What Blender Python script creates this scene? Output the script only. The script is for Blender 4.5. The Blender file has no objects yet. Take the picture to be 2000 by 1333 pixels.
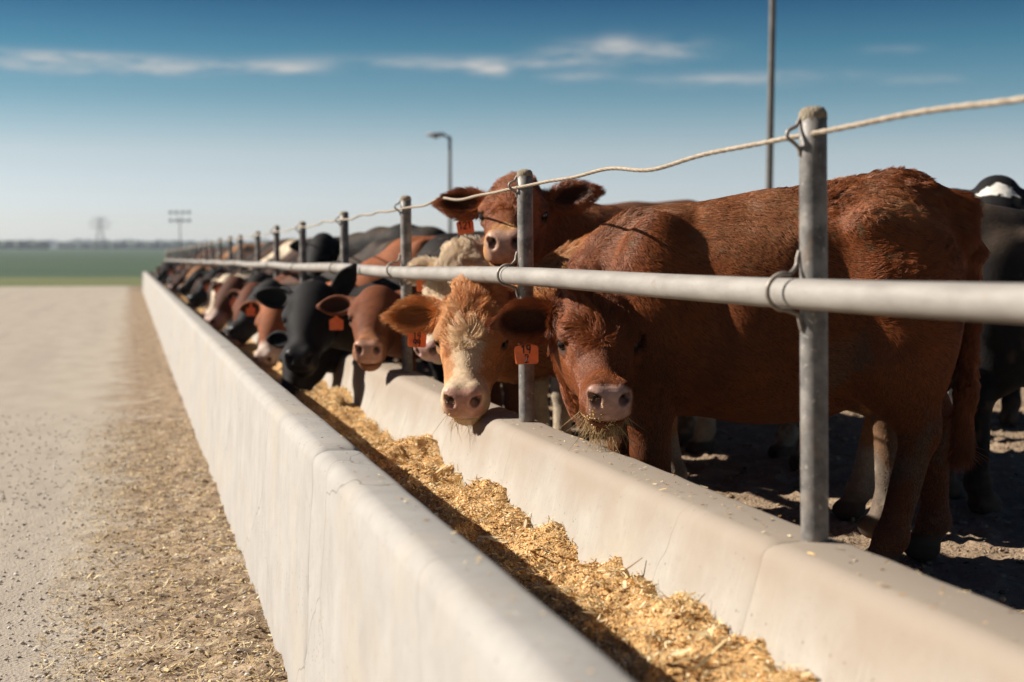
import bpy, bmesh, math, random
import numpy as np
from mathutils import Vector, Matrix, kdtree

SC = bpy.context.scene
COL = SC.collection
R = math.radians
rng = np.random.default_rng(7)
random.seed(7)

# ------------------------------------------------------------------ camera
EYE = 1.35
F_PX = 2000 * 50 / 36.0
cam_d = bpy.data.cameras.new('camera')
cam = bpy.data.objects.new('camera', cam_d); COL.objects.link(cam)
cam.location = (0, 0, EYE)
cam.rotation_euler = (R(90 - 3.327), 0, R(-14.99))
cam_d.lens = 50; cam_d.sensor_width = 36
cam_d.clip_start = 0.05; cam_d.clip_end = 8000
cam_d.dof.use_dof = True
cam_d.dof.focus_distance = 4.62
cam_d.dof.aperture_fstop = 2.6
SC.camera = cam
CM = Matrix.Translation(cam.location) @ cam.rotation_euler.to_matrix().to_4x4()

def at(px, py, zc):
    """world point seen at a pixel of the 2000 px wide photo, zc metres along the view axis"""
    return CM @ Vector(((px - 1000) / F_PX * zc, (666.5 - py) / F_PX * zc, -zc))

# ------------------------------------------------------------------ sun, sky, exposure
SUN_EL, SUN_DIR = 32.5, Vector((-0.90, 0.43, 0)).normalized()      # towards the sun, in plan
sun_d = bpy.data.lights.new('sun', 'SUN'); sun = bpy.data.objects.new('sun', sun_d); COL.objects.link(sun)
sun_d.energy = 5.0; sun_d.angle = R(0.55); sun_d.color = (1.0, 0.94, 0.85)
to_sun = Vector((SUN_DIR.x * math.cos(R(SUN_EL)), SUN_DIR.y * math.cos(R(SUN_EL)), math.sin(R(SUN_EL))))
sun.rotation_euler = to_sun.to_track_quat('Z', 'Y').to_euler()
sun.location = (-6, 4, 8)

W = bpy.data.worlds.new("World"); SC.world = W; W.use_nodes = True
wn, wl = W.node_tree.nodes, W.node_tree.links
wn.clear()
def wnode(t, **kw):
    n = wn.new(t)
    for k, v in kw.items(): setattr(n, k, v)
    return n
def wmath(op, a, b=None, c=None):
    n = wnode('ShaderNodeMath', operation=op)
    for i, v in enumerate((a, b, c)):
        if v is None: continue
        if hasattr(v, 'is_output'): wl.new(v, n.inputs[i])
        else: n.inputs[i].default_value = v
    return n.outputs[0]
sky = wnode('ShaderNodeTexSky', sky_type='NISHITA', sun_disc=False)
sky.sun_elevation = R(SUN_EL); sky.sun_rotation = math.atan2(SUN_DIR.x, SUN_DIR.y)
sky.altitude = 300; sky.air_density = 1.0; sky.dust_density = 0.6; sky.ozone_density = 2.0
tc = wnode('ShaderNodeTexCoord'); sep = wnode('ShaderNodeSeparateXYZ')
wl.new(tc.outputs['Generated'], sep.inputs[0])
dx, dy, dz = sep.outputs
elev = wmath('ARCSINE', dz)
azim = wmath('ARCTAN2', dx, dy)
# the air itself: deepening teal towards the zenith
ramp = wnode('ShaderNodeValToRGB'); ramp.color_ramp.interpolation = 'LINEAR'
wl.new(wmath('MULTIPLY', elev, 1 / R(30)), ramp.inputs[0])
SKY_STOPS = [(0.0, (0.82, 0.85, 1.0)), (0.072, (0.82, 0.815, 0.985)), (0.14, (0.74, 0.71, 0.74)), (0.209, (0.33, 0.49, 0.525)),
             (0.276, (0.12, 0.34, 0.405)), (0.343, (0.002, 0.160, 0.275)), (0.5, (0.004, 0.08, 0.15)), (1.0, (0.04, 0.09, 0.16))]
cr = ramp.color_ramp
while len(cr.elements) > 1: cr.elements.remove(cr.elements[0])
cr.elements[0].position = 0.0; cr.elements[0].color = (*SKY_STOPS[0][1], 1)
for p_, c_ in SKY_STOPS[1:]:
    e = cr.elements.new(p_); e.color = (*c_, 1)
mul = wnode('ShaderNodeMixRGB', blend_type='MULTIPLY'); mul.inputs[0].default_value = 1
wl.new(sky.outputs[0], mul.inputs[1]); wl.new(ramp.outputs[0], mul.inputs[2])
# thin streaks of cloud
cmb = wnode('ShaderNodeCombineXYZ')
wl.new(wmath('MULTIPLY', azim, 22.0), cmb.inputs[0]); wl.new(wmath('MULTIPLY', elev, 110.0), cmb.inputs[1])
n1 = wnode('ShaderNodeTexNoise'); n1.inputs['Scale'].default_value = 1.0; n1.inputs['Detail'].default_value = 7; n1.inputs['Roughness'].default_value = 0.62
wl.new(cmb.outputs[0], n1.inputs['Vector'])
total = None
#            x0    x1   y   half-height px  strength
CLOUDS = [(-40, 440, 124, 15, .78), (420, 640, 130, 11, .7), (580, 1180, 122, 13, .52), (915, 990, 133, 14, .65),
          (1080, 1370, 97, 19, .70), (1170, 1240, 82, 16, .35), (1060, 1190, 148, 10, .45), (1270, 1640, 153, 11, .55), (1740, 1870, 156, 9, .28),
          (1680, 1800, 96, 8, .18), (-40, 300, 108, 9, .4)]
for x0, x1, yy, hh, st in CLOUDS:
    p = at((x0 + x1) / 2, yy, 1000) - cam.location
    a0 = math.atan2(p.x, p.y); e0 = math.asin(p.normalized().z)
    sa = (x1 - x0) / 2 / F_PX; se = hh / F_PX
    A_ = wmath('POWER', wmath('ABSOLUTE', wmath('DIVIDE', wmath('SUBTRACT', azim, a0), sa)), 3.0)
    wob = wmath('MULTIPLY', wmath('SUBTRACT', n1.outputs[0], 0.5), 1.6)
    B_ = wmath('POWER', wmath('ADD', wmath('DIVIDE', wmath('SUBTRACT', elev, e0), se), wob), 2.0)
    g = wmath('MULTIPLY', wmath('POWER', 2.718, wmath('MULTIPLY', wmath('ADD', A_, B_), -1.0)), st)
    total = g if total is None else wmath('ADD', total, g)
nz = wnode('ShaderNodeMapRange'); nz.inputs[1].default_value = .32; nz.inputs[2].default_value = .66
wl.new(n1.outputs[0], nz.inputs[0])
cl = wmath('MINIMUM', wmath('MULTIPLY', total, nz.outputs[0]), 0.85)
mixc = wnode('ShaderNodeMixRGB'); wl.new(cl, mixc.inputs[0]); wl.new(mul.outputs[0], mixc.inputs[1])
mixc.inputs[2].default_value = (4.6, 4.35, 4.1, 1)
bg = wnode('ShaderNodeBackground'); bg.inputs[1].default_value = 0.085
wl.new(mixc.outputs[0], bg.inputs[0])
wo = wnode('ShaderNodeOutputWorld'); wl.new(bg.outputs[0], wo.inputs[0])

SC.view_settings.view_transform = 'Standard'; SC.view_settings.look = 'None'
SC.view_settings.exposure = 0.75; SC.view_settings.gamma = 1
SC.render.engine = 'CYCLES'
SC.cycles.use_denoising = True
try: SC.cycles.denoiser = 'OPENIMAGEDENOISE'
except Exception: pass
SC.cycles.max_bounces = 8; SC.cycles.transparent_max_bounces = 8
SC.cycles.caustics_reflective = False; SC.cycles.caustics_refractive = False

# ------------------------------------------------------------------ helpers
def tag(o, label=None, cat=None, group=None, kind=None):
    if label: o['label'] = label
    if cat: o['category'] = cat
    if group: o['group'] = group
    if kind: o['kind'] = kind
    return o

def empty(name, loc=(0, 0, 0), rz=0.0, scale=1.0):
    o = bpy.data.objects.new(name, None); COL.objects.link(o)
    o.location = loc; o.rotation_euler = (0, 0, rz); o.scale = (scale,) * 3
    o.empty_display_size = .1
    return o

def mesh_obj(name, verts, faces, mat=None, parent=None, smooth=True):
    """faces: an (n,3)/(n,4) array or a list of tuples"""
    me = bpy.data.meshes.new(name)
    verts = np.asarray(verts, dtype=np.float32)
    if isinstance(faces, np.ndarray):
        n, k = faces.shape
        me.vertices.add(len(verts)); me.vertices.foreach_set('co', verts.ravel())
        me.loops.add(n * k); me.loops.foreach_set('vertex_index', faces.astype(np.int32).ravel())
        me.polygons.add(n); me.polygons.foreach_set('loop_start', np.arange(0, n * k, k, dtype=np.int32))
        me.update(calc_edges=True); me.validate()
    else:
        me.from_pydata(verts.tolist(), [], faces); me.update()
    if smooth and len(me.polygons): me.polygons.foreach_set('use_smooth', np.ones(len(me.polygons), dtype=bool))
    if mat: me.materials.append(mat)
    o = bpy.data.objects.new(name, me); COL.objects.link(o)
    if parent: o.parent = parent
    return o

class MB:
    """collects shapes for one mesh"""
    def __init__(s): s.v, s.f = [], []
    def add(s, v, f):
        b = len(s.v); s.v += [tuple(p) for p in v]; s.f += [tuple(i + b for i in q) for q in f]
    def tube(s, pts, r, seg=10, caps=True):
        pts = [Vector(p) for p in pts]; n = len(pts)
        rr = r if isinstance(r, (list, tuple)) else [r] * n
        vs, fs = [], []; prev = None
        for i, p in enumerate(pts):
            t = (pts[min(i + 1, n - 1)] - pts[max(i - 1, 0)]).normalized()
            if prev is None:
                a = Vector((0, 0, 1)) if abs(t.z) < .9 else Vector((1, 0, 0))
                nrm = t.cross(a).normalized()
            else:
                nrm = (prev - t * prev.dot(t)).normalized()
            prev = nrm; bn = t.cross(nrm)
            for k in range(seg):
                an = 2 * math.pi * k / seg
                vs.append(p + (nrm * math.cos(an) + bn * math.sin(an)) * rr[i])
        for i in range(n - 1):
            for k in range(seg):
                k2 = (k + 1) % seg
                fs.append((i * seg + k, i * seg + k2, (i + 1) * seg + k2, (i + 1) * seg + k))
        if caps:
            fs.append(tuple(range(seg - 1, -1, -1))); fs.append(tuple((n - 1) * seg + k for k in range(seg)))
        s.add(vs, fs)
    def box(s, c, h, rot=None):
        c = Vector(c); M = rot or Matrix.Identity(3)
        vs = [c + M @ Vector((sx * h[0], sy * h[1], sz * h[2])) for sx in (-1, 1) for sy in (-1, 1) for sz in (-1, 1)]
        s.add(vs, [(0, 1, 3, 2), (4, 6, 7, 5), (0, 4, 5, 1), (2, 3, 7, 6), (0, 2, 6, 4), (1, 5, 7, 3)])
    def build(s, name, mat, parent=None, smooth=True): return mesh_obj(name, s.v, s.f, mat, parent, smooth)

def hash3(ix, iy, iz, seed):
    h = (ix.astype(np.int64) * 374761393 + iy.astype(np.int64) * 668265263 + iz.astype(np.int64) * 2147483647 + seed * 144665) & 0xffffffff
    h = ((h ^ (h >> 13)) * 1274126177) & 0xffffffff
    h = ((h ^ (h >> 16)) * 2246822519) & 0xffffffff
    return ((h ^ (h >> 15)) & 0xffffff) / float(0xffffff)

def vnoise(P, scale=1.0, seed=0):
    Q = np.asarray(P, dtype=np.float64) * scale
    if Q.shape[1] == 2: Q = np.c_[Q, np.zeros(len(Q))]
    I = np.floor(Q); Fr = Q - I; Fr = Fr * Fr * (3 - 2 * Fr); I = I.astype(np.int64)
    out = 0
    for a in (0, 1):
        for b in (0, 1):
            for c in (0, 1):
                w = (Fr[:, 0] if a else 1 - Fr[:, 0]) * (Fr[:, 1] if b else 1 - Fr[:, 1]) * (Fr[:, 2] if c else 1 - Fr[:, 2])
                out = out + w * hash3(I[:, 0] + a, I[:, 1] + b, I[:, 2] + c, seed)
    return out
def fbm(P, scale, oct=4, seed=0, rough=.5):
    s, a, t = 0, 1.0, 0
    for o in range(oct):
        s = s + a * vnoise(P, scale * 2 ** o, seed + o * 17); t += a; a *= rough
    return s / t

# ---- materials
def new_mat(name):
    m = bpy.data.materials.new(name); m.use_nodes = True
    return m, m.node_tree.nodes, m.node_tree.links, m.node_tree.nodes['Principled BSDF']

def surf_mat(name, stops, scale=8.0, detail=8, rough=.85, bump=.2, bump_scale=60.0, bump_dist=.004, extra=None, stretch=(1, 1, 1), metallic=0.0, spec=.3):
    m, n, l, b = new_mat(name)
    tcn = n.new('ShaderNodeTexCoord'); mp = n.new('ShaderNodeMapping'); mp.inputs['Scale'].default_value = stretch
    l.new(tcn.outputs['Object'], mp.inputs[0])
    nt = n.new('ShaderNodeTexNoise'); nt.inputs['Scale'].default_value = scale; nt.inputs['Detail'].default_value = detail; nt.inputs['Roughness'].default_value = .62
    l.new(mp.outputs[0], nt.inputs['Vector'])
    rp = n.new('ShaderNodeValToRGB'); l.new(nt.outputs[0], rp.inputs[0])
    e = rp.color_ramp.elements
    e[0].position, e[0].color = stops[0][0], (*stops[0][1], 1); e[1].position, e[1].color = stops[-1][0], (*stops[-1][1], 1)
    for p, c in stops[1:-1]:
        q = e.new(p); q.color = (*c, 1)
    colr = rp.outputs[0]
    nb = n.new('ShaderNodeTexNoise'); nb.inputs['Scale'].default_value = bump_scale; nb.inputs['Detail'].default_value = 6
    l.new(tcn.outputs['Object'], nb.inputs['Vector'])
    bp = n.new('ShaderNodeBump'); bp.inputs['Strength'].default_value = bump; bp.inputs['Distance'].default_value = bump_dist
    l.new(nb.outputs[0], bp.inputs['Height']); l.new(bp.outputs[0], b.inputs['Normal'])
    b.inputs['Roughness'].default_value = rough; b.inputs['Metallic'].default_value = metallic
    b.inputs['Specular IOR Level'].default_value = spec
    if extra: colr = extra(n, l, tcn, colr)
    l.new(colr, b.inputs['Base Color'])
    return m

def mixrgb(n, l, fac, a, c, mode='MIX'):
    x = n.new('ShaderNodeMixRGB'); x.blend_type = mode
    for i, v in enumerate((fac, a, c)):
        if hasattr(v, 'is_output'): l.new(v, x.inputs[i])
        elif i == 0: x.inputs[0].default_value = v
        else: x.inputs[i].default_value = (*v, 1)
    return x.outputs[0]
def ramp01(n, l, val, lo, hi):
    x = n.new('ShaderNodeMapRange'); x.inputs[1].default_value = lo; x.inputs[2].default_value = hi
    l.new(val, x.inputs[0]); return x.outputs[0]
def noise_out(n, l, tcn, scale, detail=6, stretch=None, rough=.6):
    t = n.new('ShaderNodeTexNoise'); t.inputs['Scale'].default_value = scale; t.inputs['Detail'].default_value = detail; t.inputs['Roughness'].default_value = rough
    src = tcn.outputs['Object']
    if stretch:
        mp = n.new('ShaderNodeMapping'); mp.inputs['Scale'].default_value = stretch; l.new(src, mp.inputs[0]); src = mp.outputs[0]
    l.new(src, t.inputs['Vector']); return t.outputs[0]

def concrete_extra(n, l, tcn, c):
    st = noise_out(n, l, tcn, 9, 5, (1, 6, .35))                    # streaks down the faces
    c = mixrgb(n, l, ramp01(n, l, st, .50, .95), c, (.34, .31, .27))
    pit = noise_out(n, l, tcn, 95, 2)
    c = mixrgb(n, l, ramp01(n, l, pit, .70, .76), c, (.17, .15, .12))
    big = noise_out(n, l, tcn, 1.7, 3)
    m = n.new('ShaderNodeMath'); m.operation = 'MULTIPLY'; m.inputs[1].default_value = .55
    l.new(ramp01(n, l, big, .5, .72), m.inputs[0])
    c = mixrgb(n, l, m.outputs[0], c, (.40, .34, .265))
    po = n.new('ShaderNodeTexVoronoi'); po.inputs['Scale'].default_value = 34; l.new(tcn.outputs['Object'], po.inputs['Vector'])
    pm = n.new('ShaderNodeMapRange'); pm.inputs[1].default_value = .14; pm.inputs[2].default_value = .08; l.new(po.outputs['Distance'], pm.inputs[0])
    pk = n.new('ShaderNodeSeparateColor'); l.new(po.outputs['Color'], pk.inputs[0])
    pq = n.new('ShaderNodeMath'); pq.operation = 'MULTIPLY'; l.new(pm.outputs[0], pq.inputs[0]); l.new(ramp01(n, l, pk.outputs[0], .66, .70), pq.inputs[1])
    c = mixrgb(n, l, pq.outputs[0], c, (.15, .125, .10))
    mot = noise_out(n, l, tcn, 26, 8, None, .75)
    mm = n.new('ShaderNodeMath'); mm.operation = 'MULTIPLY'; mm.inputs[1].default_value = .5; l.new(ramp01(n, l, mot, .54, .72), mm.inputs[0])
    c = mixrgb(n, l, mm.outputs[0], c, (.26, .225, .18))
    fine = noise_out(n, l, tcn, 30, 6, (1, 5, .25), .7)
    mf = n.new('ShaderNodeMath'); mf.operation = 'MULTIPLY'; mf.inputs[1].default_value = .45; l.new(ramp01(n, l, fine, .56, .70), mf.inputs[0])
    c = mixrgb(n, l, mf.outputs[0], c, (.50, .47, .42))
    vo = n.new('ShaderNodeTexVoronoi'); vo.feature = 'DISTANCE_TO_EDGE'; vo.inputs['Scale'].default_value = .9
    nz_ = n.new('ShaderNodeTexNoise'); nz_.inputs['Scale'].default_value = 5; l.new(tcn.outputs['Object'], nz_.inputs['Vector'])
    mx = n.new('ShaderNodeMixRGB'); mx.inputs[0].default_value = .12; l.new(tcn.outputs['Object'], mx.inputs[1]); l.new(nz_.outputs[1], mx.inputs[2])
    l.new(mx.outputs[0], vo.inputs['Vector'])
    x = n.new('ShaderNodeMapRange'); x.inputs[1].default_value = .0026; x.inputs[2].default_value = .0; l.new(vo.outputs['Distance'], x.inputs[0])
    m2 = n.new('ShaderNodeMath'); m2.operation = 'MULTIPLY'; m2.inputs[1].default_value = .85; l.new(x.outputs[0], m2.inputs[0])
    return mixrgb(n, l, m2.outputs[0], c, (.16, .14, .11))
M_CONC = surf_mat('concrete', [(.3, (.315, .290, .264)), (.7, (.388, .362, .332))], 5, 8, .9, .25, 220, .002, concrete_extra)
def curb_extra(n, l, tcn, c):
    c = concrete_extra(n, l, tcn, c)
    sp = n.new('ShaderNodeSeparateXYZ'); l.new(tcn.outputs['Object'], sp.inputs[0])
    big = noise_out(n, l, tcn, 2.6, 5)
    a = n.new('ShaderNodeMath'); a.operation = 'ADD'; l.new(sp.outputs[2], a.inputs[0])
    s_ = n.new('ShaderNodeMath'); s_.operation = 'MULTIPLY'; s_.inputs[1].default_value = .35; l.new(big, s_.inputs[0]); l.new(s_.outputs[0], a.inputs[1])
    f = ramp01(n, l, a.outputs[0], .72, .86)                          # necks have rubbed the top brown
    m = n.new('ShaderNodeMath'); m.operation = 'MULTIPLY'; m.inputs[1].default_value = .8; l.new(f, m.inputs[0])
    return mixrgb(n, l, m.outputs[0], c, (.305, .240, .182))
M_CURB = surf_mat('rubbed_concrete', [(.3, (.33, .295, .25)), (.7, (.41, .372, .32))], 5, 8, .88, .25, 220, .002, curb_extra)

def steel_extra(n, l, tcn, c):
    r_ = noise_out(n, l, tcn, 13, 8, (1, 1, .45))
    c = mixrgb(n, l, ramp01(n, l, r_, .55, .74), c, (.22, .15, .10))
    d_ = noise_out(n, l, tcn, 60, 4)
    return mixrgb(n, l, ramp01(n, l, d_, .62, .72), c, (.45, .40, .34))
M_POST = surf_mat('weathered_post_steel', [(.35, (.105, .095, .087)), (.62, (.27, .245, .22))], 22, 8, .55, .25, 120, .002, steel_extra, metallic=.12, spec=.45)
def rail_extra(n, l, tcn, c):
    d_ = noise_out(n, l, tcn, 40, 5, (1, .3, 1))
    c = mixrgb(n, l, ramp01(n, l, d_, .58, .75), c, (.27, .235, .20))
    ru = noise_out(n, l, tcn, 7, 8, (1, .6, 1), .7)
    return mixrgb(n, l, ramp01(n, l, ru, .60, .70), c, (.22, .15, .10))
M_RAIL = surf_mat('dusty_rail_steel', [(.35, (.24, .215, .19)), (.65, (.35, .32, .285))], 14, 8, .6, .2, 150, .0015, rail_extra, stretch=(1, .25, 1), metallic=.1, spec=.4)
M_ROD = surf_mat('bare_rod_steel', [(.35, (.20, .165, .14)), (.65, (.36, .31, .26))], 40, 6, .55, .2, 200, .001, metallic=.4, spec=.5)
M_CAP = surf_mat('crusted_mortar', [(.3, (.20, .16, .11)), (.7, (.36, .30, .22))], 70, 8, .95, .9, 160, .006)
M_CABLE = surf_mat('dusty_cable', [(.35, (.30, .235, .17)), (.65, (.46, .38, .29))], 60, 6, .7, .3, 300, .001)
M_GALV = surf_mat('galvanised_pole', [(.35, (.11, .10, .092)), (.65, (.17, .158, .145))], 3, 6, .55, .1, 30, .002, metallic=.2)
M_DARKSTEEL = surf_mat('dark_lamp_housing', [(.35, (.20, .20, .21)), (.65, (.28, .28, .28))], 5, 4, .5, .1, 30, .002)

def coat_material(name, bump=.5):
    m, n, l, b = new_mat(name)
    a = n.new('ShaderNodeAttribute'); a.attribute_name = 'col'
    w = n.new('ShaderNodeAttribute'); w.attribute_name = 'wet'
    tcn = n.new('ShaderNodeTexCoord')
    f1 = noise_out(n, l, tcn, 40, 6, (.5, 1, 1.0))
    hs = n.new('ShaderNodeHueSaturation'); l.new(a.outputs['Color'], hs.inputs['Color'])
    l.new(ramp01(n, l, f1, .2, .8), hs.inputs['Value'])
    x = hs.inputs['Value'].links[0].from_node; x.inputs[3].default_value = .72; x.inputs[4].default_value = 1.25
    l.new(hs.outputs[0], b.inputs['Base Color'])
    rr = n.new('ShaderNodeMapRange'); rr.inputs[3].default_value = .72; rr.inputs[4].default_value = .3; l.new(w.outputs['Fac'], rr.inputs[0]); l.new(rr.outputs[0], b.inputs['Roughness'])
    b.inputs['Specular IOR Level'].default_value = .16
    nb = noise_out(n, l, tcn, 90, 4, (.6, 1, 1))
    bp = n.new('ShaderNodeBump'); bp.inputs['Strength'].default_value = bump; bp.inputs['Distance'].default_value = .004
    l.new(nb, bp.inputs['Height']); l.new(bp.outputs[0], b.inputs['Normal'])
    return m
M_COAT = coat_material('hide')
def fur_material():
    m = bpy.data.materials.new('fur'); m.use_nodes = True
    n, l = m.node_tree.nodes, m.node_tree.links
    n.clear()
    h = n.new('ShaderNodeBsdfPrincipled'); h.inputs['Roughness'].default_value = .45; h.inputs['Specular IOR Level'].default_value = .25
    a = n.new('ShaderNodeAttribute'); a.attribute_name = 'fcol'
    l.new(a.outputs['Color'], h.inputs['Base Color'])
    o = n.new('ShaderNodeOutputMaterial'); l.new(h.outputs[0], o.inputs[0])
    return m
M_FUR = fur_material()
def plain(name, c, rough=.5, spec=.5):
    m, n, l, b = new_mat(name); b.inputs['Base Color'].default_value = (*c, 1); b.inputs['Roughness'].default_value = rough
    b.inputs['Specular IOR Level'].default_value = spec
    return m
M_EYE = plain('eye', (.010, .006, .005), .12, .5)
M_TAG = surf_mat('tag_plastic', [(.35, (.86, .17, .045)), (.65, (.92, .23, .075))], 40, 5, .45, .1, 120, .001)
M_INK = plain('marker_ink', (.03, .015, .015), .7)

# ------------------------------------------------------------------ the ground
PEN_Z = 0.27
def terrain_z(X, Y):
    d = np.hypot(X, Y)
    return np.where(d > 130, (d - 130) * .0088, 0.0) - np.where(d < 95, .05, 0) 
def grid_mesh(name, xs, ys, zf, mat, kind='structure'):
    X, Y = np.meshgrid(xs, ys, indexing='ij'); x, y = X.ravel(), Y.ravel()
    v = np.c_[x, y, zf(x, y)]
    nx, ny = len(xs), len(ys)
    I = np.arange(nx * ny).reshape(nx, ny)
    f = np.c_[I[:-1, :-1].ravel(), I[1:, :-1].ravel(), I[1:, 1:].ravel(), I[:-1, 1:].ravel()]
    o = mesh_obj(name, v, f, mat); tag(o, kind=kind); return o
def spaced(a, b, n, pw): return a + (b - a) * np.linspace(0, 1, n) ** pw

def field_extra(n, l, tcn, c):
    sp = n.new('ShaderNodeSeparateXYZ'); l.new(tcn.outputs['Object'], sp.inputs[0])
    st = noise_out(n, l, tcn, .02, 6, (.6, 3, 1))
    ad = n.new('ShaderNodeMath'); ad.operation = 'MULTIPLY_ADD'; l.new(st, ad.inputs[0]); ad.inputs[1].default_value = 26; l.new(sp.outputs[1], ad.inputs[2])
    f = ramp01(n, l, ad.outputs[0], 118, 126)
    g = noise_out(n, l, tcn, .5, 6, (.2, 2, 1))
    grass = mixrgb(n, l, ramp01(n, l, g, .35, .65), (.10, .125, .035), (.17, .17, .06))
    return mixrgb(n, l, f, grass, c)
M_FIELD = surf_mat('crop_field', [(.35, (.032, .066, .030)), (.65, (.052, .090, .040))], .03, 8, .9, .3, 6, .1, field_extra, stretch=(.5, 2, 1))
xs = np.r_[-spaced(0, 4000, 26, 2.2)[::-1][:-1], spaced(0, 4000, 26, 2.2)]
ys = np.r_[-300, -60, spaced(0, 5500, 60, 2.4)]
grid_mesh('field', xs, ys, lambda x, y: terrain_z(x, y) - .0, M_FIELD)

def road_extra(n, l, tcn, c):
    sp = n.new('ShaderNodeSeparateXYZ'); l.new(tcn.outputs['Object'], sp.inputs[0])
    sz = noise_out(n, l, tcn, 110, 3)
    c = mixrgb(n, l, ramp01(n, l, sz, .58, .70), c, (.30, .275, .25))
    wt = noise_out(n, l, tcn, 70, 2)
    c = mixrgb(n, l, ramp01(n, l, wt, .66, .72), c, (.60, .57, .53))
    trk = noise_out(n, l, tcn, 1.9, 4, (1, .045, 1))
    tm = n.new('ShaderNodeMath'); tm.operation = 'MULTIPLY'; tm.inputs[1].default_value = .5; l.new(ramp01(n, l, trk, .50, .64), tm.inputs[0])
    c = mixrgb(n, l, tm.outputs[0], c, (.35, .295, .24))
    # spilt feed and dirt along the foot of the bunk
    wv = noise_out(n, l, tcn, 2.2, 6)
    ad = n.new('ShaderNodeMath'); ad.operation = 'MULTIPLY_ADD'; l.new(wv, ad.inputs[0]); ad.inputs[1].default_value = .9; l.new(sp.outputs[0], ad.inputs[2])
    f = ramp01(n, l, ad.outputs[0], .16, .52)
    vn = noise_out(n, l, tcn, 26, 8)
    ver = mixrgb(n, l, ramp01(n, l, vn, .34, .66), (.15, .098, .058), (.43, .31, .195))
    st2 = noise_out(n, l, tcn, 3.1, 4)
    ver = mixrgb(n, l, ramp01(n, l, st2, .55, .70), ver, (.50, .40, .285))
    dk = noise_out(n, l, tcn, 8, 7)
    ver = mixrgb(n, l, ramp01(n, l, dk, .49, .62), ver, (.135, .088, .054))
    fl_n = noise_out(n, l, tcn, 55, 4)
    ver = mixrgb(n, l, ramp01(n, l, fl_n, .60, .70), ver, (.55, .43, .30))
    return mixrgb(n, l, f, c, ver)
M_ROAD = surf_mat('gravel_road', [(.3, (.38, .315, .245)), (.7, (.465, .395, .315))], 2.5, 9, .95, .8, 75, .012, road_extra, stretch=(1, .5, 1))
xs = np.r_[-40, -20, -10, -6, -4, np.arange(-3, .66, .035)]
ys = np.r_[-8, -2, 1, np.arange(2.4, 9, .035), spaced(9.1, 72, 120, 1.5)]
def road_z(x, y):
    P = np.c_[x, y]
    nr = np.clip(1 - np.abs(x) / 4, 0, 1)
    z = (fbm(P, 1.2, 4, 3) - .5) * .03 + (fbm(P, 14, 3, 5) - .5) * .014 * nr
    z *= np.clip(1.15 - (y - 6) / 9, .04, 1)
    ver = np.clip((x + .1) / .5, 0, 1) * np.clip(1.2 - (y - 6) / 14, .15, 1)
    z += ver * (fbm(P, 9, 4, 11) - .35) * .06 + ver * np.maximum(fbm(P, 24, 3, 13) - .5, 0) * .07 + ver * ver * .03
    return z
grid_mesh('road', xs, ys, road_z, M_ROAD)

def pen_extra(n, l, tcn, c):
    a = noise_out(n, l, tcn, 7, 8)
    c = mixrgb(n, l, ramp01(n, l, a, .52, .68), c, (.43, .315, .21))
    b_ = noise_out(n, l, tcn, 60, 3)
    return mixrgb(n, l, ramp01(n, l, b_, .62, .7), c, (.13, .09, .062))
M_PEN = surf_mat('pen_dirt', [(.3, (.22, .145, .088)), (.7, (.37, .265, .175))], 3, 9, .95, .9, 50, .02, pen_extra)
xs = np.r_[np.arange(1.5, 6.5, .035), spaced(6.6, 70, 30, 2)]
ys = np.r_[-6, 0, 2, np.arange(2.6, 9.5, .035), spaced(9.6, 75, 70, 1.8)]
def pen_z(x, y):
    P = np.c_[x, y]
    near = np.clip(1 - (x - 6) / 4, 0, 1) * np.clip(1 - (y - 9) / 5, 0, 1)
    cl = np.maximum(fbm(P, 11, 3, 31) - .5, 0) * .07 + np.maximum(fbm(P, 25, 2, 37) - .55, 0) * .07
    return PEN_Z - .01 + (fbm(P, 1.0, 3, 21) - .5) * .05 + cl * near
grid_mesh('pen_ground', xs, ys, pen_z, M_PEN)

# ------------------------------------------------------------------ the feed bunk
BUNK_END = 60.0
POST_X, POST_Y0, POST_S, N_POST = 1.455, 2.815, 2.39, 24
def sweep(profile, y_breaks, wob, seed, name, mat, parent, joints=(), closed=True, joint_dy=.007, joint_in=.010, chip=0.0):
    prof = np.array(profile, dtype=float); n = len(prof)
    cen = prof.mean(0)
    tn = np.roll(prof, -1, 0) - np.roll(prof, 1, 0); nr = np.c_[tn[:, 1], -tn[:, 0]]; nr /= np.linalg.norm(nr, axis=1)[:, None] + 1e-9
    sgn = np.sign(((prof - cen) * nr).sum()); nr *= sgn
    ys = sorted(set([round(float(y), 4) for y in y_breaks] + [round(j + d, 4) for j in joints for d in (-joint_dy * 2.4, -joint_dy, 0, joint_dy, joint_dy * 2.4)]))
    V = []
    js = np.array(joints) if len(joints) else np.array([1e9])
    for y in ys:
        P = np.c_[prof[:, 0], np.full(n, y), prof[:, 1]]
        w = (fbm(P, 1.6, 3, seed) - .5) * wob + (fbm(P, 9, 3, seed + 5) - .5) * wob * .5
        j = np.abs(js - y).min()
        inn = joint_in if j < .001 else (joint_in * .35 if j < joint_dy * 1.2 else 0)
        if j < joint_dy * 2.6: inn = inn + chip * np.clip(fbm(P, 30, 2, seed + 9) - .45, 0, 1)
        d = w - inn
        V.append(np.c_[prof[:, 0] + nr[:, 0] * d, np.full(n, y), prof[:, 1] + nr[:, 1] * d])
    V = np.concatenate(V); m = len(ys)
    I = np.arange(m * n).reshape(m, n); J = np.roll(I, -1, 1)
    F = np.c_[I[:-1].ravel(), J[:-1].ravel(), J[1:].ravel(), I[1:].ravel()].tolist()
    F += [tuple(range(n)), tuple(range((m - 1) * n, m * n))[::-1]]
    return mesh_obj(name, V, F, mat, parent)
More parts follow.
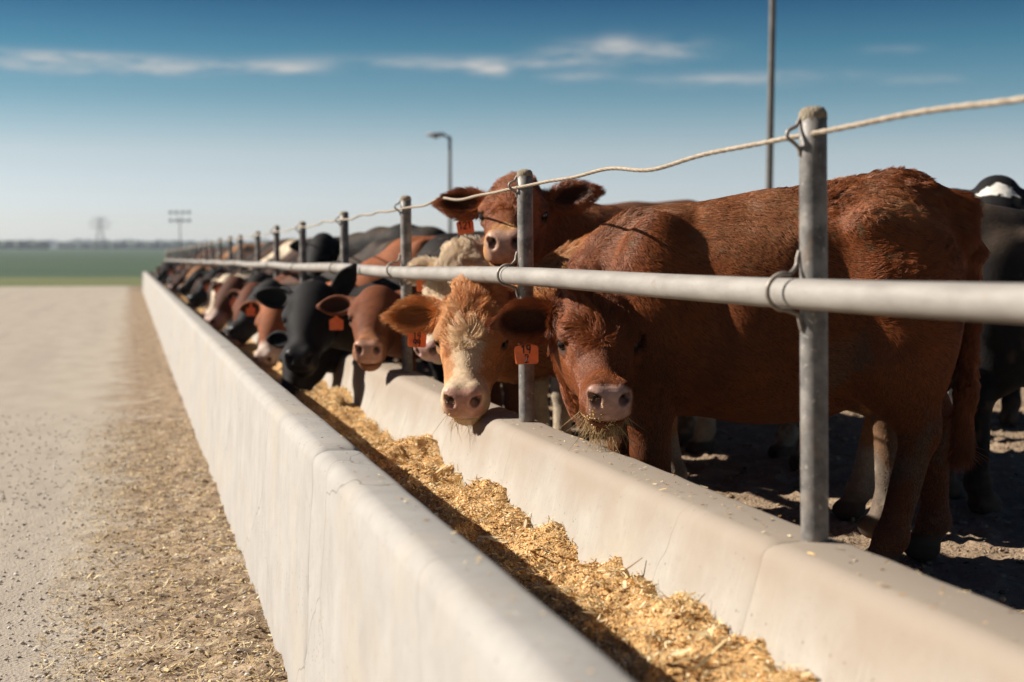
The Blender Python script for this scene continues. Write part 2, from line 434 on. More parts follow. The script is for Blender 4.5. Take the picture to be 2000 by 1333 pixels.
def arc(cx, cz, r, a0, a1, n): return [(cx + r * math.cos(R(a0 + (a1 - a0) * i / (n - 1))), cz + r * math.sin(R(a0 + (a1 - a0) * i / (n - 1)))) for i in range(n)]
def dens(pr, step=.07):
    out = []
    for i, p in enumerate(pr):
        q = pr[(i + 1) % len(pr)]; d = math.hypot(q[0] - p[0], q[1] - p[1]); k = max(1, int(d / step))
        out += [(p[0] + (q[0] - p[0]) * t / k, p[1] + (q[1] - p[1]) * t / k) for t in range(k)]
    return out
ybr = np.r_[-3, -1, np.arange(0, 14, .09), np.arange(14, BUNK_END + .01, .5)]
bunk = empty('feed_bunk', (0.9, 3, 0)); bunk_in = bunk.matrix_basis.inverted()
tag(bunk, 'long pale concrete feed bunk running from the foreground to the horizon', 'feed bunk')
# profiles run round each section; the road-side wall leans in a little towards the top
wall_prof = dens([(.435, -.30)] + arc(.535, .765, .046, 178, 92, 7) + arc(.60, .769, .040, 86, -4, 7) + [(.72, .30), (.72, -.30)])
curb_prof = dens([(1.215, .30)] + arc(1.375, .676, .054, 172, 92, 7) + arc(1.485, .675, .055, 88, 2, 7) + [(1.56, .1), (1.56, -.1), (1.215, -.1)])
w_ = sweep(wall_prof, ybr, .010, 41, 'road_side_wall', M_CONC, None, joints=[4.0 + 4.78 * k for k in range(-1, 11)], joint_dy=.003, joint_in=.004, chip=.05)
c_ = sweep(curb_prof, ybr, .014, 47, 'rail_side_curb', M_CURB, None, joints=[POST_Y0 + .02 + 4.78 * k for k in range(-1, 12)], joint_dy=.003, joint_in=.004, chip=.035)
fl_ = sweep([(.70, .18), (.70, .36), (.80, .33), (.97, .32), (1.14, .34), (1.23, .38), (1.23, .18)], np.r_[-3, 0, np.arange(2, BUNK_END + .01, 1)], .004, 51, 'trough_floor', M_CONC, None)
for o in (w_, c_, fl_):
    o.parent = bunk; o.matrix_parent_inverse = bunk_in
mb = MB(); mb.box((.96, BUNK_END + .06, .36), (.53, .06, .44)); e_ = mb.build('end_wall', M_CONC, None, smooth=False); e_.parent = bunk; e_.matrix_parent_inverse = bunk_in
bv = e_.modifiers.new('bevel', 'BEVEL'); bv.width = .03; bv.segments = 3

# feed: a lumpy bed with flakes and stems lying on it
def feed_z(x, y):
    P = np.c_[x, y]
    t = np.clip((x - .66) / .56, 0, 1)
    z = .445 + .04 * t + (fbm(P, 1.5, 3, 61) - .5) * .08 + (fbm(P, 5.5, 3, 63) - .5) * .085 + (fbm(P, 22, 3, 67) - .5) * .045
    sc = np.clip((t - .45) / .55, 0, 1)
    z += sc * (fbm(np.c_[y, y * 0], 2.6, 3, 71) - .5) * .17
    return z
def feed_extra(n, l, tcn, c):
    a = noise_out(n, l, tcn, 130, 4)
    c = mixrgb(n, l, ramp01(n, l, a, .50, .66), c, (.88, .58, .26))
    d = noise_out(n, l, tcn, 75, 4)
    return mixrgb(n, l, ramp01(n, l, d, .56, .68), c, (.13, .065, .022))
M_FEED = surf_mat('mixed_feed', [(.3, (.42, .22, .08)), (.7, (.64, .40, .17))], 9, 9, .9, .8, 140, .012, feed_extra)
xs = np.r_[np.arange(.63, 1.31, .013)]
ys = np.r_[np.arange(1.0, 8.5, .013), spaced(8.52, BUNK_END - .05, 260, 1.4)]
X, Y = np.meshgrid(xs, ys, indexing='ij'); fx, fy = X.ravel(), Y.ravel()
fv = np.c_[fx, fy, feed_z(fx, fy)]; I = np.arange(len(fv)).reshape(len(xs), len(ys))
ff = np.c_[I[:-1, :-1].ravel(), I[1:, :-1].ravel(), I[1:, 1:].ravel(), I[:-1, 1:].ravel()]
def flakes(n, x0, x1, y0, y1, zf, lmin, lmax, wmin, wmax, tilt, seed, ypow=1.0, lift=.004):
    g = np.random.default_rng(seed)
    x = g.uniform(x0, x1, n); y = y0 + (y1 - y0) * g.random(n) ** ypow
    L = g.uniform(lmin, lmax, n) * .5; Wd = g.uniform(wmin, wmax, n) * .5
    a = g.uniform(0, 2 * np.pi, n); b = g.normal(0, tilt, n); c = g.normal(0, tilt * 1.3, n)
    D = np.c_[np.cos(a) * np.cos(b), np.sin(a) * np.cos(b), np.sin(b)]
    S = np.c_[-np.sin(a) * np.cos(c), np.cos(a) * np.cos(c), np.sin(c)]
    U = np.cross(D, S)
    C = np.c_[x, y, zf(x, y) + lift + np.abs(np.sin(b)) * L * .7]
    bow = (g.uniform(-.18, .18, n) * L)[:, None] * U
    th = (np.minimum(Wd, .0012))[:, None] * U
    vs = []
    for k, (sd, sw, bb) in enumerate([(-1, -.7, 0), (-1, .7, 0), (0, 1, 1), (1, .6, 0), (1, -.6, 0), (0, -1, 1)]):
        vs.append(C + D * (L * sd)[:, None] + S * (Wd * sw)[:, None] + bow * bb + th)
    V = np.stack(vs, 1).reshape(-1, 3)
    base = (np.arange(n) * 6)[:, None]
    F = np.concatenate([base + np.array([[0, 5, 2, 1]]), base + np.array([[5, 4, 3, 2]])])
    return V, F
def pebbles(n, x0, x1, y0, y1, zf, rmin, rmax, seed, ypow=1.0, sink=.3, pw=2.5):
    g = np.random.default_rng(seed)
    x = g.uniform(x0, x1, n); y = y0 + (y1 - y0) * g.random(n) ** ypow
    r = rmin + (rmax - rmin) * g.random(n) ** pw
    O = np.array([(1, 0, 0), (.3, .95, 0), (-.8, .6, .0), (-.8, -.6, 0), (.3, -.95, 0), (.5, .3, .75), (-.4, .4, .7), (-.1, -.55, .75), (0, 0, -.8)])
    Ft = np.array([(0, 1, 5), (1, 2, 6), (1, 6, 5), (2, 3, 6), (3, 4, 7), (3, 7, 6), (4, 0, 7), (0, 5, 7), (5, 6, 7), (1, 0, 8), (2, 1, 8), (3, 2, 8), (4, 3, 8), (0, 4, 8)])
    a = g.uniform(0, 2 * np.pi, n); ca, sa = np.cos(a), np.sin(a)
    V = O[None] * (1 + g.normal(0, .18, (n, 9, 3))) * r[:, None, None] * np.stack([np.ones(n), g.uniform(.6, 1, n), g.uniform(.45, .85, n)], 1)[:, None]
    V = np.stack([V[..., 0] * ca[:, None] - V[..., 1] * sa[:, None], V[..., 0] * sa[:, None] + V[..., 1] * ca[:, None], V[..., 2]], -1)
    V += np.c_[x, y, zf(x, y) + r * sink][:, None]
    F = (np.arange(n) * 9)[:, None, None] + Ft[None]
    return V.reshape(-1, 3), F.reshape(-1, 3)
def island_mat(name, stops, rough=.85, spec=.2):
    m, n, l, b = new_mat(name)
    g = n.new('ShaderNodeNewGeometry'); rp = n.new('ShaderNodeValToRGB'); l.new(g.outputs['Random Per Island'], rp.inputs[0])
    e = rp.color_ramp.elements; e[0].position, e[0].color = stops[0][0], (*stops[0][1], 1); e[1].position, e[1].color = stops[-1][0], (*stops[-1][1], 1)
    for p, c in stops[1:-1]:
        q = e.new(p); q.color = (*c, 1)
    l.new(rp.outputs[0], b.inputs['Base Color']); b.inputs['Roughness'].default_value = rough; b.inputs['Specular IOR Level'].default_value = spec
    return m
M_FLAKE = island_mat('feed_flakes', [(0, (.20, .10, .03)), (.18, (.56, .29, .09)), (.45, (.80, .51, .20)), (.75, (.88, .66, .35)), (1, (.90, .78, .54))])
M_STRAW = island_mat('straw', [(0, (.42, .28, .12)), (.6, (.62, .47, .25)), (1, (.74, .63, .42))])
M_STONE = island_mat('road_stones', [(0, (.20, .18, .16)), (.3, (.42, .37, .31)), (.7, (.55, .49, .42)), (1, (.68, .65, .61))])
M_CLOD = island_mat('clods', [(0, (.12, .078, .046)), (.5, (.30, .21, .13)), (1, (.48, .37, .25))])
parts = [(fv, ff, 0)]
parts.append((*pebbles(30000, .66, 1.27, 1.2, 9.5, feed_z, .002, .0062, 301, 1.2, .35), 1))
parts.append((*flakes(22000, .66, 1.27, 1.2, 9.5, feed_z, .005, .022, .0018, .0055, .5, 302, 1.2), 1))
parts.append((*flakes(4200, .66, 1.27, 1.2, 10, feed_z, .025, .075, .0015, .0045, .2, 303, 1.2, .008), 2))
parts.append((*flakes(1500, .66, 1.27, 1.2, 9.5, feed_z, .010, .032, .006, .013, .5, 306, 1.15, .006), 2))
parts.append((*flakes(160, .68, 1.25, 1.4, 9, feed_z, .05, .10, .008, .016, .3, 304, 1.1, .012), 2))
vs, fs, mi, off = [], [], [], 0
for v, f, k in parts:
    f = np.asarray(f)
    vs.append(v); fs += (f + off).tolist(); mi += [k] * len(f); off += len(v)
fo = mesh_obj('cattle_feed', np.concatenate(vs), fs, M_FEED)
for m in (M_FLAKE, M_STRAW): fo.data.materials.append(m)
fo.data.polygons.foreach_set('material_index', np.array(mi, dtype=np.int32))
tag(fo, 'golden chopped corn and straw feed lying in the bunk', 'feed', kind='stuff')

# loose stones on the road, clods and straw at the foot of the wall
v, f = pebbles(26000, -2.6, .42, 3.9, 13, road_z, .0018, .012, 311, 1.6, .25, 5.5)
o = mesh_obj('gravel', v, f, M_STONE); tag(o, 'small grey and tan stones loose on the gravel road', 'gravel', kind='stuff')
v1, f1 = pebbles(3200, -.22, .44, 3.9, 12, road_z, .0025, .017, 312, 1.5, .05, 6)
o = mesh_obj('dirt', v1, f1, M_CLOD); tag(o, 'dark brown clods scattered along the foot of the bunk wall', 'dirt', kind='stuff')
v, f = flakes(1500, -.20, .45, 3.9, 12, road_z, .010, .034, .005, .012, .35, 317, 1.5, .006)
o = mesh_obj('husks', v, f, M_STRAW); tag(o, 'pale corn husks trodden into the dirt beside the bunk wall', 'husks', kind='stuff')
v, f = flakes(9000, -.34, .45, 3.9, 12, road_z, .008, .045, .0015, .0045, .3, 313, 1.5, .004)
o = mesh_obj('straw', v, f, M_STRAW); tag(o, 'bits of straw spilt on the dirt beside the bunk wall', 'straw', kind='stuff')
v, f = pebbles(5000, 1.6, 6.0, 2.8, 9.5, pen_z, .005, .026, 315, 1.2, .1, 4.5)
o = mesh_obj('pen_clods', v, f, M_CLOD); tag(o, 'dry manure clods lying on the pen floor behind the curb', 'clods', kind='stuff')

# scraps dropped on the rims
def rim(x, y): return np.where(x > 1, .7295, .8095) + (fbm(np.c_[x, y], 4, 2, 5) - .5) * .004
va, fa = flakes(420, 1.36, 1.50, 1.5, 9, rim, .004, .022, .0018, .006, .2, 401, 1.0, .002)
vb, fb = flakes(120, .53, .61, 1.5, 9, rim, .004, .014, .0018, .005, .2, 402, 1.0, .002)
o = mesh_obj('feed_scraps', np.concatenate([va, vb]), np.concatenate([fa, fb + len(va)]), M_FLAKE); tag(o, 'crumbs of feed dropped along the rims of the bunk', 'feed scraps', kind='stuff')

# ------------------------------------------------------------------ the pipe fence on the curb
fence = empty('pipe_fence', (POST_X, POST_Y0, .73))
tag(fence, 'steel pipe fence with neck rail and twisted cable standing on the bunk curb', 'fence')
fin = fence.matrix_basis.inverted()
def fpart(o, parent=None):
    o.parent = parent or fence
    if parent is None: o.matrix_parent_inverse = fin
    return o
RAIL_X, RAIL_Z, CAB_X, CAB_Z, TOP_Z = POST_X - .067, 1.279, POST_X - .039, 1.617, 1.662
ry = np.r_[-2.5, np.arange(0, BUNK_END - .3, .6)]
rp_ = [(RAIL_X + .004 * math.sin(y * .7), y, RAIL_Z + .006 * math.sin(y * 1.3 + 1)) for y in ry]
rp_ += [(RAIL_X - .02, BUNK_END - .2, RAIL_Z - .02), (RAIL_X - .05, BUNK_END - .02, RAIL_Z - .08)]
mb = MB(); mb.tube(rp_, .0335, 24); fpart(mb.build('neck_rail', M_RAIL))
# three strands laid round one another make the cable
cy = np.arange(-2.0, 11.0, .0105)
def cab_path(y):
    k = (y - POST_Y0) / POST_S; s = np.sin(np.pi * (k % 1.0)) ** 2
    z = CAB_Z + s * (.012 * np.sin(y * 3.1) + .008 * np.sin(y * 7.7 + 1) - .004)
    x = CAB_X + s * .006 * np.sin(y * 4.3 + 2)
    return x, z
mb = MB()
for st in range(3):
    ph = cy * (2 * np.pi / .040) + st * 2 * np.pi / 3
    x, z = cab_path(cy)
    mb.tube(np.c_[x + np.cos(ph) * .0034, cy, z + np.sin(ph) * .0034], .0034, 6)
y2 = np.arange(10.99, BUNK_END, .4); x, z = cab_path(y2)
mb.tube(np.c_[x, y2, z], .0062, 6)
fpart(mb.build('cable', M_CABLE))
def post_mesh(r, zt):
    mb = MB(); zs = np.linspace(.66, zt, 12)
    mb.tube([(0, 0, z) for z in zs], r, 24); return mb
def bent(pts, n=6):
    P = [Vector(p) for p in pts]; out = []
    for i in range(len(P) - 1):
        p0, p1, p2, p3 = P[max(i - 1, 0)], P[i], P[i + 1], P[min(i + 2, len(P) - 1)]
        for k in range(n):
            t = k / n
            out.append(.5 * ((2 * p1) + (p2 - p0) * t + (2 * p0 - 5 * p1 + 4 * p2 - p3) * t * t + (3 * p1 - p0 - 3 * p2 + p3) * t ** 3))
    out.append(P[-1]); return out
post0 = fpart(post_mesh(.030, TOP_Z).build('post', M_POST))
cap_v = [(0, 0, .016)]; cap_f = []
for i in range(1, 5):
    for k in range(20):
        a = k / 20 * 2 * math.pi; rr = .0315 * math.sin(i / 4 * math.pi / 2); jit = 1 + .05 * math.sin(k * 7 + i)
        cap_v.append((rr * jit * math.cos(a), rr * jit * math.sin(a), .016 * math.cos(i / 4 * math.pi / 2) + .002 * math.sin(k * 5 + i * 3)))
for k in range(20):
    cap_f.append((0, 1 + k, 1 + (k + 1) % 20))
    for i in range(3): cap_f.append((1 + i * 20 + k, 1 + (i + 1) * 20 + k, 1 + (i + 1) * 20 + (k + 1) % 20, 1 + i * 20 + (k + 1) % 20))
for k in range(20): cap_v.append((.0312 * math.cos(k / 20 * 2 * math.pi), .0312 * math.sin(k / 20 * 2 * math.pi), -.012 - .004 * math.sin(k * 3)))
for k in range(20): cap_f.append((61 + k, 81 + k, 81 + (k + 1) % 20, 61 + (k + 1) % 20))
cap0 = mesh_obj('cap', [(x, y, z + TOP_Z) for x, y, z in cap_v], cap_f, M_CAP, post0)
mb = MB()
X0 = RAIL_X - POST_X; rr = .0335 + .0065
loop = [(X0 + .037, .006, RAIL_Z + .088), (X0 + .032, .006, RAIL_Z + .072), (X0 + .028, .004, RAIL_Z + .055)]
loop += [(X0 + rr * math.cos(a), .0 - .006 * math.cos(a), RAIL_Z + rr * math.sin(a)) for a in [R(d) for d in range(75, 290, 22)]]
loop += [(X0 + .027, -.004, RAIL_Z - .05), (X0 + .031, -.006, RAIL_Z - .066), (X0 + .036, -.006, RAIL_Z - .085)]
mb.tube(bent(loop, 4), .0052, 8)
clamp0 = mb.build('rail_clamp', M_ROD, post0)
mb = MB()
hk = [(-.029, .0, CAB_Z + .036), (-.034, .0, CAB_Z + .028), (-.040, 0, CAB_Z + .018), (-.0585, 0, CAB_Z + .008), (-.060, 0, CAB_Z - .006), (-.046, 0, CAB_Z - .017), (-.035, 0, CAB_Z - .028), (-.031, 0, CAB_Z - .045)]
mb.tube(bent(hk, 5), .0045, 8)
hook0 = mb.build('cable_hook', M_ROD, post0)
for i in range(N_POST):
    y = POST_Y0 + i * POST_S
    if i == 0: p = post0
    else:
        p = post0.copy(); COL.objects.link(p); p.parent = fence; p.matrix_parent_inverse = fin
        for ch in (cap0, clamp0, hook0) if i < 12 else (cap0,):
            c = ch.copy(); COL.objects.link(c); c.parent = p
    p.location = (POST_X + (.006 * math.sin(i * 2.3) if i else 0), y, 0)
    g_ = random.Random(i)
    lean = [(-.004, -.016), (-.002, -.009), (0, -.006)]
    lx = lean[i] if i < 3 else (g_.uniform(-.01, .01), g_.uniform(-.012, .006))
    p.rotation_euler = (lx[0], lx[1], g_.uniform(-.08, .08) if i else 0)
    if i: p.location.z = g_.uniform(-.012, .012)
p = fpart(post_mesh(.075, TOP_Z + .02).build('end_post', M_POST)); p.location = (POST_X, BUNK_END - .1, 0)

# ------------------------------------------------------------------ cattle: smooth-blended solids turned into one skin
def smin(a, b, k):
    h = np.clip(.5 + .5 * (b - a) / k, 0, 1); return b * (1 - h) + a * h - k * h * (1 - h)
def smax(a, b, k): return -smin(-a, -b, k)
class Ell:
    def __init__(s, c, r, M=None): s.c, s.r, s.M = np.array(c, float), np.array(r, float), (np.eye(3) if M is None else np.array(M, float))
    def box(s): e = np.abs(s.M) @ s.r; return s.c - e, s.c + e
    def d(s, P):
        q = (P - s.c) @ s.M; a = q / s.r; k0 = np.sqrt((a * a).sum(-1)); b = a / s.r; k1 = np.sqrt((b * b).sum(-1)) + 1e-9
        return k0 * (k0 - 1) / k1
class Cone:
    def __init__(s, a, b, ra, rb): s.a, s.b, s.ra, s.rb = np.array(a, float), np.array(b, float), ra, rb
    def box(s): m = max(s.ra, s.rb); return np.minimum(s.a, s.b) - m, np.maximum(s.a, s.b) + m
    def d(s, P):
        ba = s.b - s.a; pa = P - s.a; h = np.clip((pa @ ba) / (ba @ ba), 0, 1)
        return np.sqrt(((pa - h[..., None] * ba) ** 2).sum(-1)) - (s.ra + (s.rb - s.ra) * h)
def surface_nets(xs, ys, zs, D):
    s = D < 0; ax = (xs, ys, zs); nc = tuple(n - 1 for n in D.shape)
    cells, pos, quads = [], [], []
    for a in range(3):
        sl0 = [slice(None)] * 3; sl1 = [slice(None)] * 3; sl0[a] = slice(None, -1); sl1[a] = slice(1, None)
        s0, s1 = s[tuple(sl0)], s[tuple(sl1)]
        idx = np.argwhere(s0 != s1)
        i1 = idx.copy(); i1[:, a] += 1
        d0 = D[idx[:, 0], idx[:, 1], idx[:, 2]].astype(float); d1 = D[i1[:, 0], i1[:, 1], i1[:, 2]].astype(float)
        t = d0 / (d0 - d1)
        p = np.stack([ax[k][idx[:, k]] for k in range(3)], 1).astype(float)
        p[:, a] += t * (ax[a][i1[:, a]] - ax[a][idx[:, a]])
        b, c = [(1, 2), (2, 0), (0, 1)][a]
        ok = (idx[:, b] > 0) & (idx[:, c] > 0) & (idx[:, b] < D.shape[b] - 1) & (idx[:, c] < D.shape[c] - 1)
        idx, p = idx[ok], p[ok]; ins = s[idx[:, 0], idx[:, 1], idx[:, 2]]
        ring = []
        for ob, oc in ((-1, -1), (0, -1), (0, 0), (-1, 0)):
            q = idx.copy(); q[:, b] += ob; q[:, c] += oc
            cid = (q[:, 0] * nc[1] + q[:, 1]) * nc[2] + q[:, 2]
            ring.append(cid); cells.append(cid); pos.append(p)
        qd = np.stack(ring, 1); qd[~ins] = qd[~ins][:, ::-1]
        quads.append(qd)
    cells = np.concatenate(cells); pos = np.concatenate(pos); quads = np.concatenate(quads)
    u, inv = np.unique(cells, return_inverse=True)
    cnt = np.bincount(inv, minlength=len(u)).astype(float)
    V = np.stack([np.bincount(inv, pos[:, k], minlength=len(u)) / cnt for k in range(3)], 1)
    Fq = np.searchsorted(u, quads)
    return V, Fq
def smooth_mesh(V, Fq, it=2):
    e = np.concatenate([Fq[:, [0, 1]], Fq[:, [1, 2]], Fq[:, [2, 3]], Fq[:, [3, 0]]]); e = np.concatenate([e, e[:, ::-1]])
    n = len(V); c = np.bincount(e[:, 0], minlength=n).astype(float)[:, None] + 1e-9
    for k in range(it):
        for lam in (.5, -.52):
            A = np.stack([np.bincount(e[:, 0], V[e[:, 1], a], minlength=n) for a in range(3)], 1) / c
            V = V + lam * (A - V)
    return V
def vert_normals(V, Fq):
    nrm = np.cross(V[Fq[:, 2]] - V[Fq[:, 0]], V[Fq[:, 3]] - V[Fq[:, 1]])
    N = np.zeros_like(V)
    for k in range(4):
        for a in range(3): N[:, a] += np.bincount(Fq[:, k], nrm[:, a], minlength=len(V))
    return N / (np.linalg.norm(N, axis=1)[:, None] + 1e-12)
def unit(v): v = np.asarray(v, float); return v / (np.linalg.norm(v) + 1e-12)

class Cow:
    """local frame: x forward, y left, z up, feet on z = 0"""
    def __init__(s, poll, muzzle, legs=(0, 0, 0, 0), roll=0.0, ear=(0.0, 0.0), ear_droop=(.12, .12), fat=1.0, hs=1.12, crest=1.0, neck_up=None, tilt=0.0, lx=.90):
        s.poll = np.array(poll, float); s.hs = hs
        u = unit(np.array(muzzle, float) - s.poll); up = np.array([0, 0, 1.0])
        w = unit(up - (up @ u) * u); v = np.cross(w, u)
        cr_, sr_ = math.cos(roll), math.sin(roll); v, w = v * cr_ + w * sr_, w * cr_ - v * sr_
        s.u, s.v, s.w = u, v, w; s.H = np.stack([u, v, w], 1)
        P = []; s.prims = P                                            # (shape, op, k, group)
        def add(sh, k=.06, g='body', op='u'):
            if g in ('body', 'tail', 'leg', 'hoof'):
                for nm in ('c', 'a', 'b'):
                    q = getattr(sh, nm, None)
                    if q is not None: q[0] *= lx
                if g == 'body' and hasattr(sh, 'r'): sh.r[0] *= lx
            if g in ('body', 'tail') and tilt:                            # croup-high or withers-high topline
                for nm in ('c', 'a', 'b'):
                    q = getattr(sh, nm, None)
                    if q is not None: q[2] -= tilt * np.clip(q[0], -.8, .6) * np.clip((q[2] - .3) / .6, 0, 1)
            P.append((sh, op, k, g))
        fy = fat
        add(Ell((-.05, 0, .865), (.66, .325 * fy, .385)), .1)
        add(Ell((-.50, 0, .98), (.34, .27 * fy, .28)), .12)
        add(Ell((.40, 0, .89), (.30, .255 * fy, .345)), .12)
        add(Ell((.58, 0, .68), (.19, .15, .22)), .12)
        add(Cone((.44, 0, 1.10), (-.10, 0, 1.115), .085, .10), .12); add(Cone((-.10, 0, 1.115), (-.58, 0, 1.165), .10, .10), .12)
        add(Cone((-.58, 0, 1.165), (-.80, 0, 1.14), .09, .06), .08)
        for sd in (1, -1):
            add(Ell((-.33, sd * .335, 1.02), (.13, .075, .12)), .09, 'body', 's')     # hollow before the hip
            add(Ell((.17, sd * .36, .80), (.07, .085, .25)), .08, 'body', 's')        # behind the shoulder
            add(Ell((-.74, sd * .29, .98), (.12, .09, .10)), .08, 'body', 's')
        for sd in (1, -1):
            add(Ell((-.45, sd * .225, 1.115), (.085, .055, .055)), .05); add(Ell((-.80, sd * .085, 1.06), (.05, .04, .05)), .05)
            add(Ell((.36, sd * .205, .98), (.15, .085, .25)), .07); add(Cone((.30, sd * .10, 1.16), (.50, sd * .225, .80), .05, .075), .06)
            add(Ell((-.57, sd * .175, .82), (.23, .135, .32)), .07)
        # legs (front left, front right, hind left, hind right)
        s.feet = []
        for i, (bx, sd) in enumerate(((.40, 1), (.40, -1), (-.56, 1), (-.56, -1))):
            o = legs[i]; y = sd * .165
            if i < 2:
                k = (bx + .04 + o * .45, y, .40); ft = (bx + .02 + o, y, .13); hf = (bx + .065 + o, y, .045)
                add(Cone((bx, y, .80), k, .125, .062), .07, 'leg'); add(Ell(k, (.058, .055, .07)), .03, 'leg')
                add(Cone(k, ft, .053, .045), .03, 'leg')
            else:
                hk_ = (bx - .15 + o * .5, y, .48); ft = (bx - .11 + o, y, .13); hf = (bx - .065 + o, y, .045)
                add(Cone((bx + .02, y, .72), hk_, .145, .062), .08, 'leg'); add(Ell(hk_, (.055, .048, .075)), .03, 'leg')
                add(Cone(hk_, ft, .055, .047), .03, 'leg'); add(Cone((hk_[0] - .045, y, .52), (hk_[0] + .0, y, .62), .026, .03), .03, 'leg')
            add(Ell(ft, (.052, .052, .05)), .03, 'leg'); add(Cone(ft, hf, .045, .050), .03, 'leg')
            add(Ell((hf[0] + .008, y + .026, .038), (.068, .032, .05)), .012, 'hoof'); add(Ell((hf[0] + .008, y - .026, .038), (.068, .032, .05)), .012, 'hoof')
            s.feet.append(hf)
        # tail
        tl = [(-.80, 0, 1.12), (-.865, .01, 1.0), (-.865, .03, .78), (-.845, .05, .58), (-.83, .055, .44)]
        for a_, b_, ra_, rb_ in zip(tl[:-1], tl[1:], (.05, .034, .026, .03), (.034, .026, .03, .022)): add(Cone(a_, b_, ra_, rb_), .03, 'tail')
        # neck
        p0 = np.array([.42 * lx, 0, .95 - tilt * .42]); p3 = s.poll + (.03 * u - .085 * w) * hs
        ch = np.linalg.norm(p3 - p0)
        nu = np.array([1.0, 0, .1]) if neck_up is None else unit(neck_up)
        p1 = p0 + nu * ch * .45; p2 = p3 - unit(u * .25 + w * .65 + np.array([.35, 0, 0])) * ch * .32
        s.neck = [((1 - t) ** 3) * p0 + 3 * t * (1 - t) ** 2 * p1 + 3 * t * t * (1 - t) * p2 + t ** 3 * p3 for t in np.linspace(0, 1, 7)]
        for i in range(6):
            t0, t1 = i / 6, (i + 1) / 6
            r0, r1 = .215 - .115 * t0 ** .8, .215 - .115 * t1 ** .8
            add(Cone(s.neck[i] + (0, 0, .02), s.neck[i + 1] + (0, 0, .02), r0, r1), .08, 'neck')
            dn = lambda t: np.array([0, 0, -.13 * (1 - t) - .05])
            add(Cone(s.neck[i] + dn(t0), s.neck[i + 1] + dn(t1), r0 * .72, r1 * .80), .09, 'neck')
            if crest and i < 5: add(Cone(s.neck[i] + (0, 0, .11 * crest * (1 - t0)), s.neck[i + 1] + (0, 0, .11 * crest * (1 - t1)), r0 * .66, r1 * .66), .09, 'neck')
        # head
        hp = lambda a, b, c: s.poll + s.H @ (np.array([a, b, c]) * hs)
        s.hp = hp
        def he(c, r, k=.035, op='u', g='head', M=None): add(Ell(hp(*c), np.array(r) * hs, s.H if M is None else s.H @ M), k * hs, g, op)
        def hc(a_, b_, ra_, rb_, k=.035, g='head', op='u'): add(Cone(hp(*a_), hp(*b_), ra_ * hs, rb_ * hs), k * hs, g, op)
        he((.06, 0, -.025), (.12, .108, .105)); he((.150, 0, -.016), (.18, .108, .082), .04); he((.0, 0, .012), (.055, .070, .045), .04)
        hc((.17, 0, -.040), (.40, 0, -.046), .090, .060, .05)
        for sd in (1, -1):
            he((.15, sd * .052, -.105), (.12, .052, .090), .05)
            he((.33, sd * .040, -.075), (.10, .032, .045), .05)
            he((.160, sd * .092, .012), (.060, .030, .026), .025)
            he((.440, sd * .036, -.070), (.048, .040, .038), .03)          # lips
            he((.460, sd * .038, -.012), (.034, .030, .034), .022)          # nostril wings
        he((.445, 0, -.040), (.062, .066, .062), .04)
        he((.478, 0, -.034), (.026, .058, .046), .02)
        hc((.12, 0, -.145), (.38, 0, -.112), .070, .045, .05)
        he((.428, 0, -.124), (.050, .050, .034), .03)
        for sd in (1, -1):
            he((.186, sd * .126, -.012), (.034, .020, .022), .014, 's')
            he((.184, sd * .111, .014), (.042, .020, .011), .012); he((.190, sd * .108, -.038), (.036, .016, .010), .012)
            he((.500, sd * .039, -.012), (.022, .014, .018), .008, 's'); he((.488, sd * .053, -.003), (.022, .009, .010), .008, 's')
        he((.48, 0, -.096), (.070, .075, .0050), .008, 's')
        # ears
        s.ears = []
        for i, sd in enumerate((1, -1)):
            sw = ear[i]; dr = ear_droop[i]
            ed = unit(s.H @ np.array([-.10 - sw * .5, sd * 1.0, .0]) + np.array([0, 0, -dr]))
            en = unit(u * .75 + w * .62); en = unit(en - (en @ ed) * ed); eh = np.cross(en, ed); M = np.stack([ed, eh, en], 1)
            c0 = hp(.035, sd * .095, -.02)
            hc((.05, sd * .07, -.03), (.032, sd * .125, -.022), .048, .034, .03, 'ear')
            add(Ell(c0 + ed * .100 * hs, np.array([.085, .056, .020]) * hs, M), .03, 'ear'); add(Cone(c0 + ed * .13 * hs, c0 + (ed * .205 - en * .006) * hs, .030 * hs, .012 * hs), .045, 'ear')
            add(Ell(c0 + (ed * .106 + en * .019) * hs, np.array([.077, .040, .019]) * hs, M), .010, 'ear', 's')
            s.ears.append((c0, ed, eh, en))
    def field(s, P, groups=None):
        D = None
        for sh, op, k, g in s.prims:
            if groups and g not in groups: continue
            d = sh.d(P)
            if D is None: D = d
            elif op == 'u': D = smin(D, d, k)
            else: D = smax(D, -d, k)
        return D
    def mesh(s, coarse=.018, fine=.0065):
        lo = np.min([q[0].box()[0] for q in s.prims], 0) - .04; hi = np.max([q[0].box()[1] for q in s.prims], 0) + .04
        hb = [q[0].box() for q in s.prims if q[3] in ('head', 'ear') and q[1] == 'u']
        flo = np.min([b[0] for b in hb], 0) - .02; fhi = np.max([b[1] for b in hb], 0) + .02
        axes = []
        for a in range(3):
            parts_ = [np.arange(lo[a], flo[a], coarse), np.arange(flo[a], fhi[a], fine), np.arange(fhi[a], hi[a] + coarse, coarse)]
            c_ = np.unique(np.concatenate(parts_)); keep = np.r_[True, np.diff(c_) > fine * .4]; axes.append(c_[keep])
        xs, ys, zs = axes
        D = np.full((len(xs), len(ys), len(zs)), 1.0, dtype=np.float32)
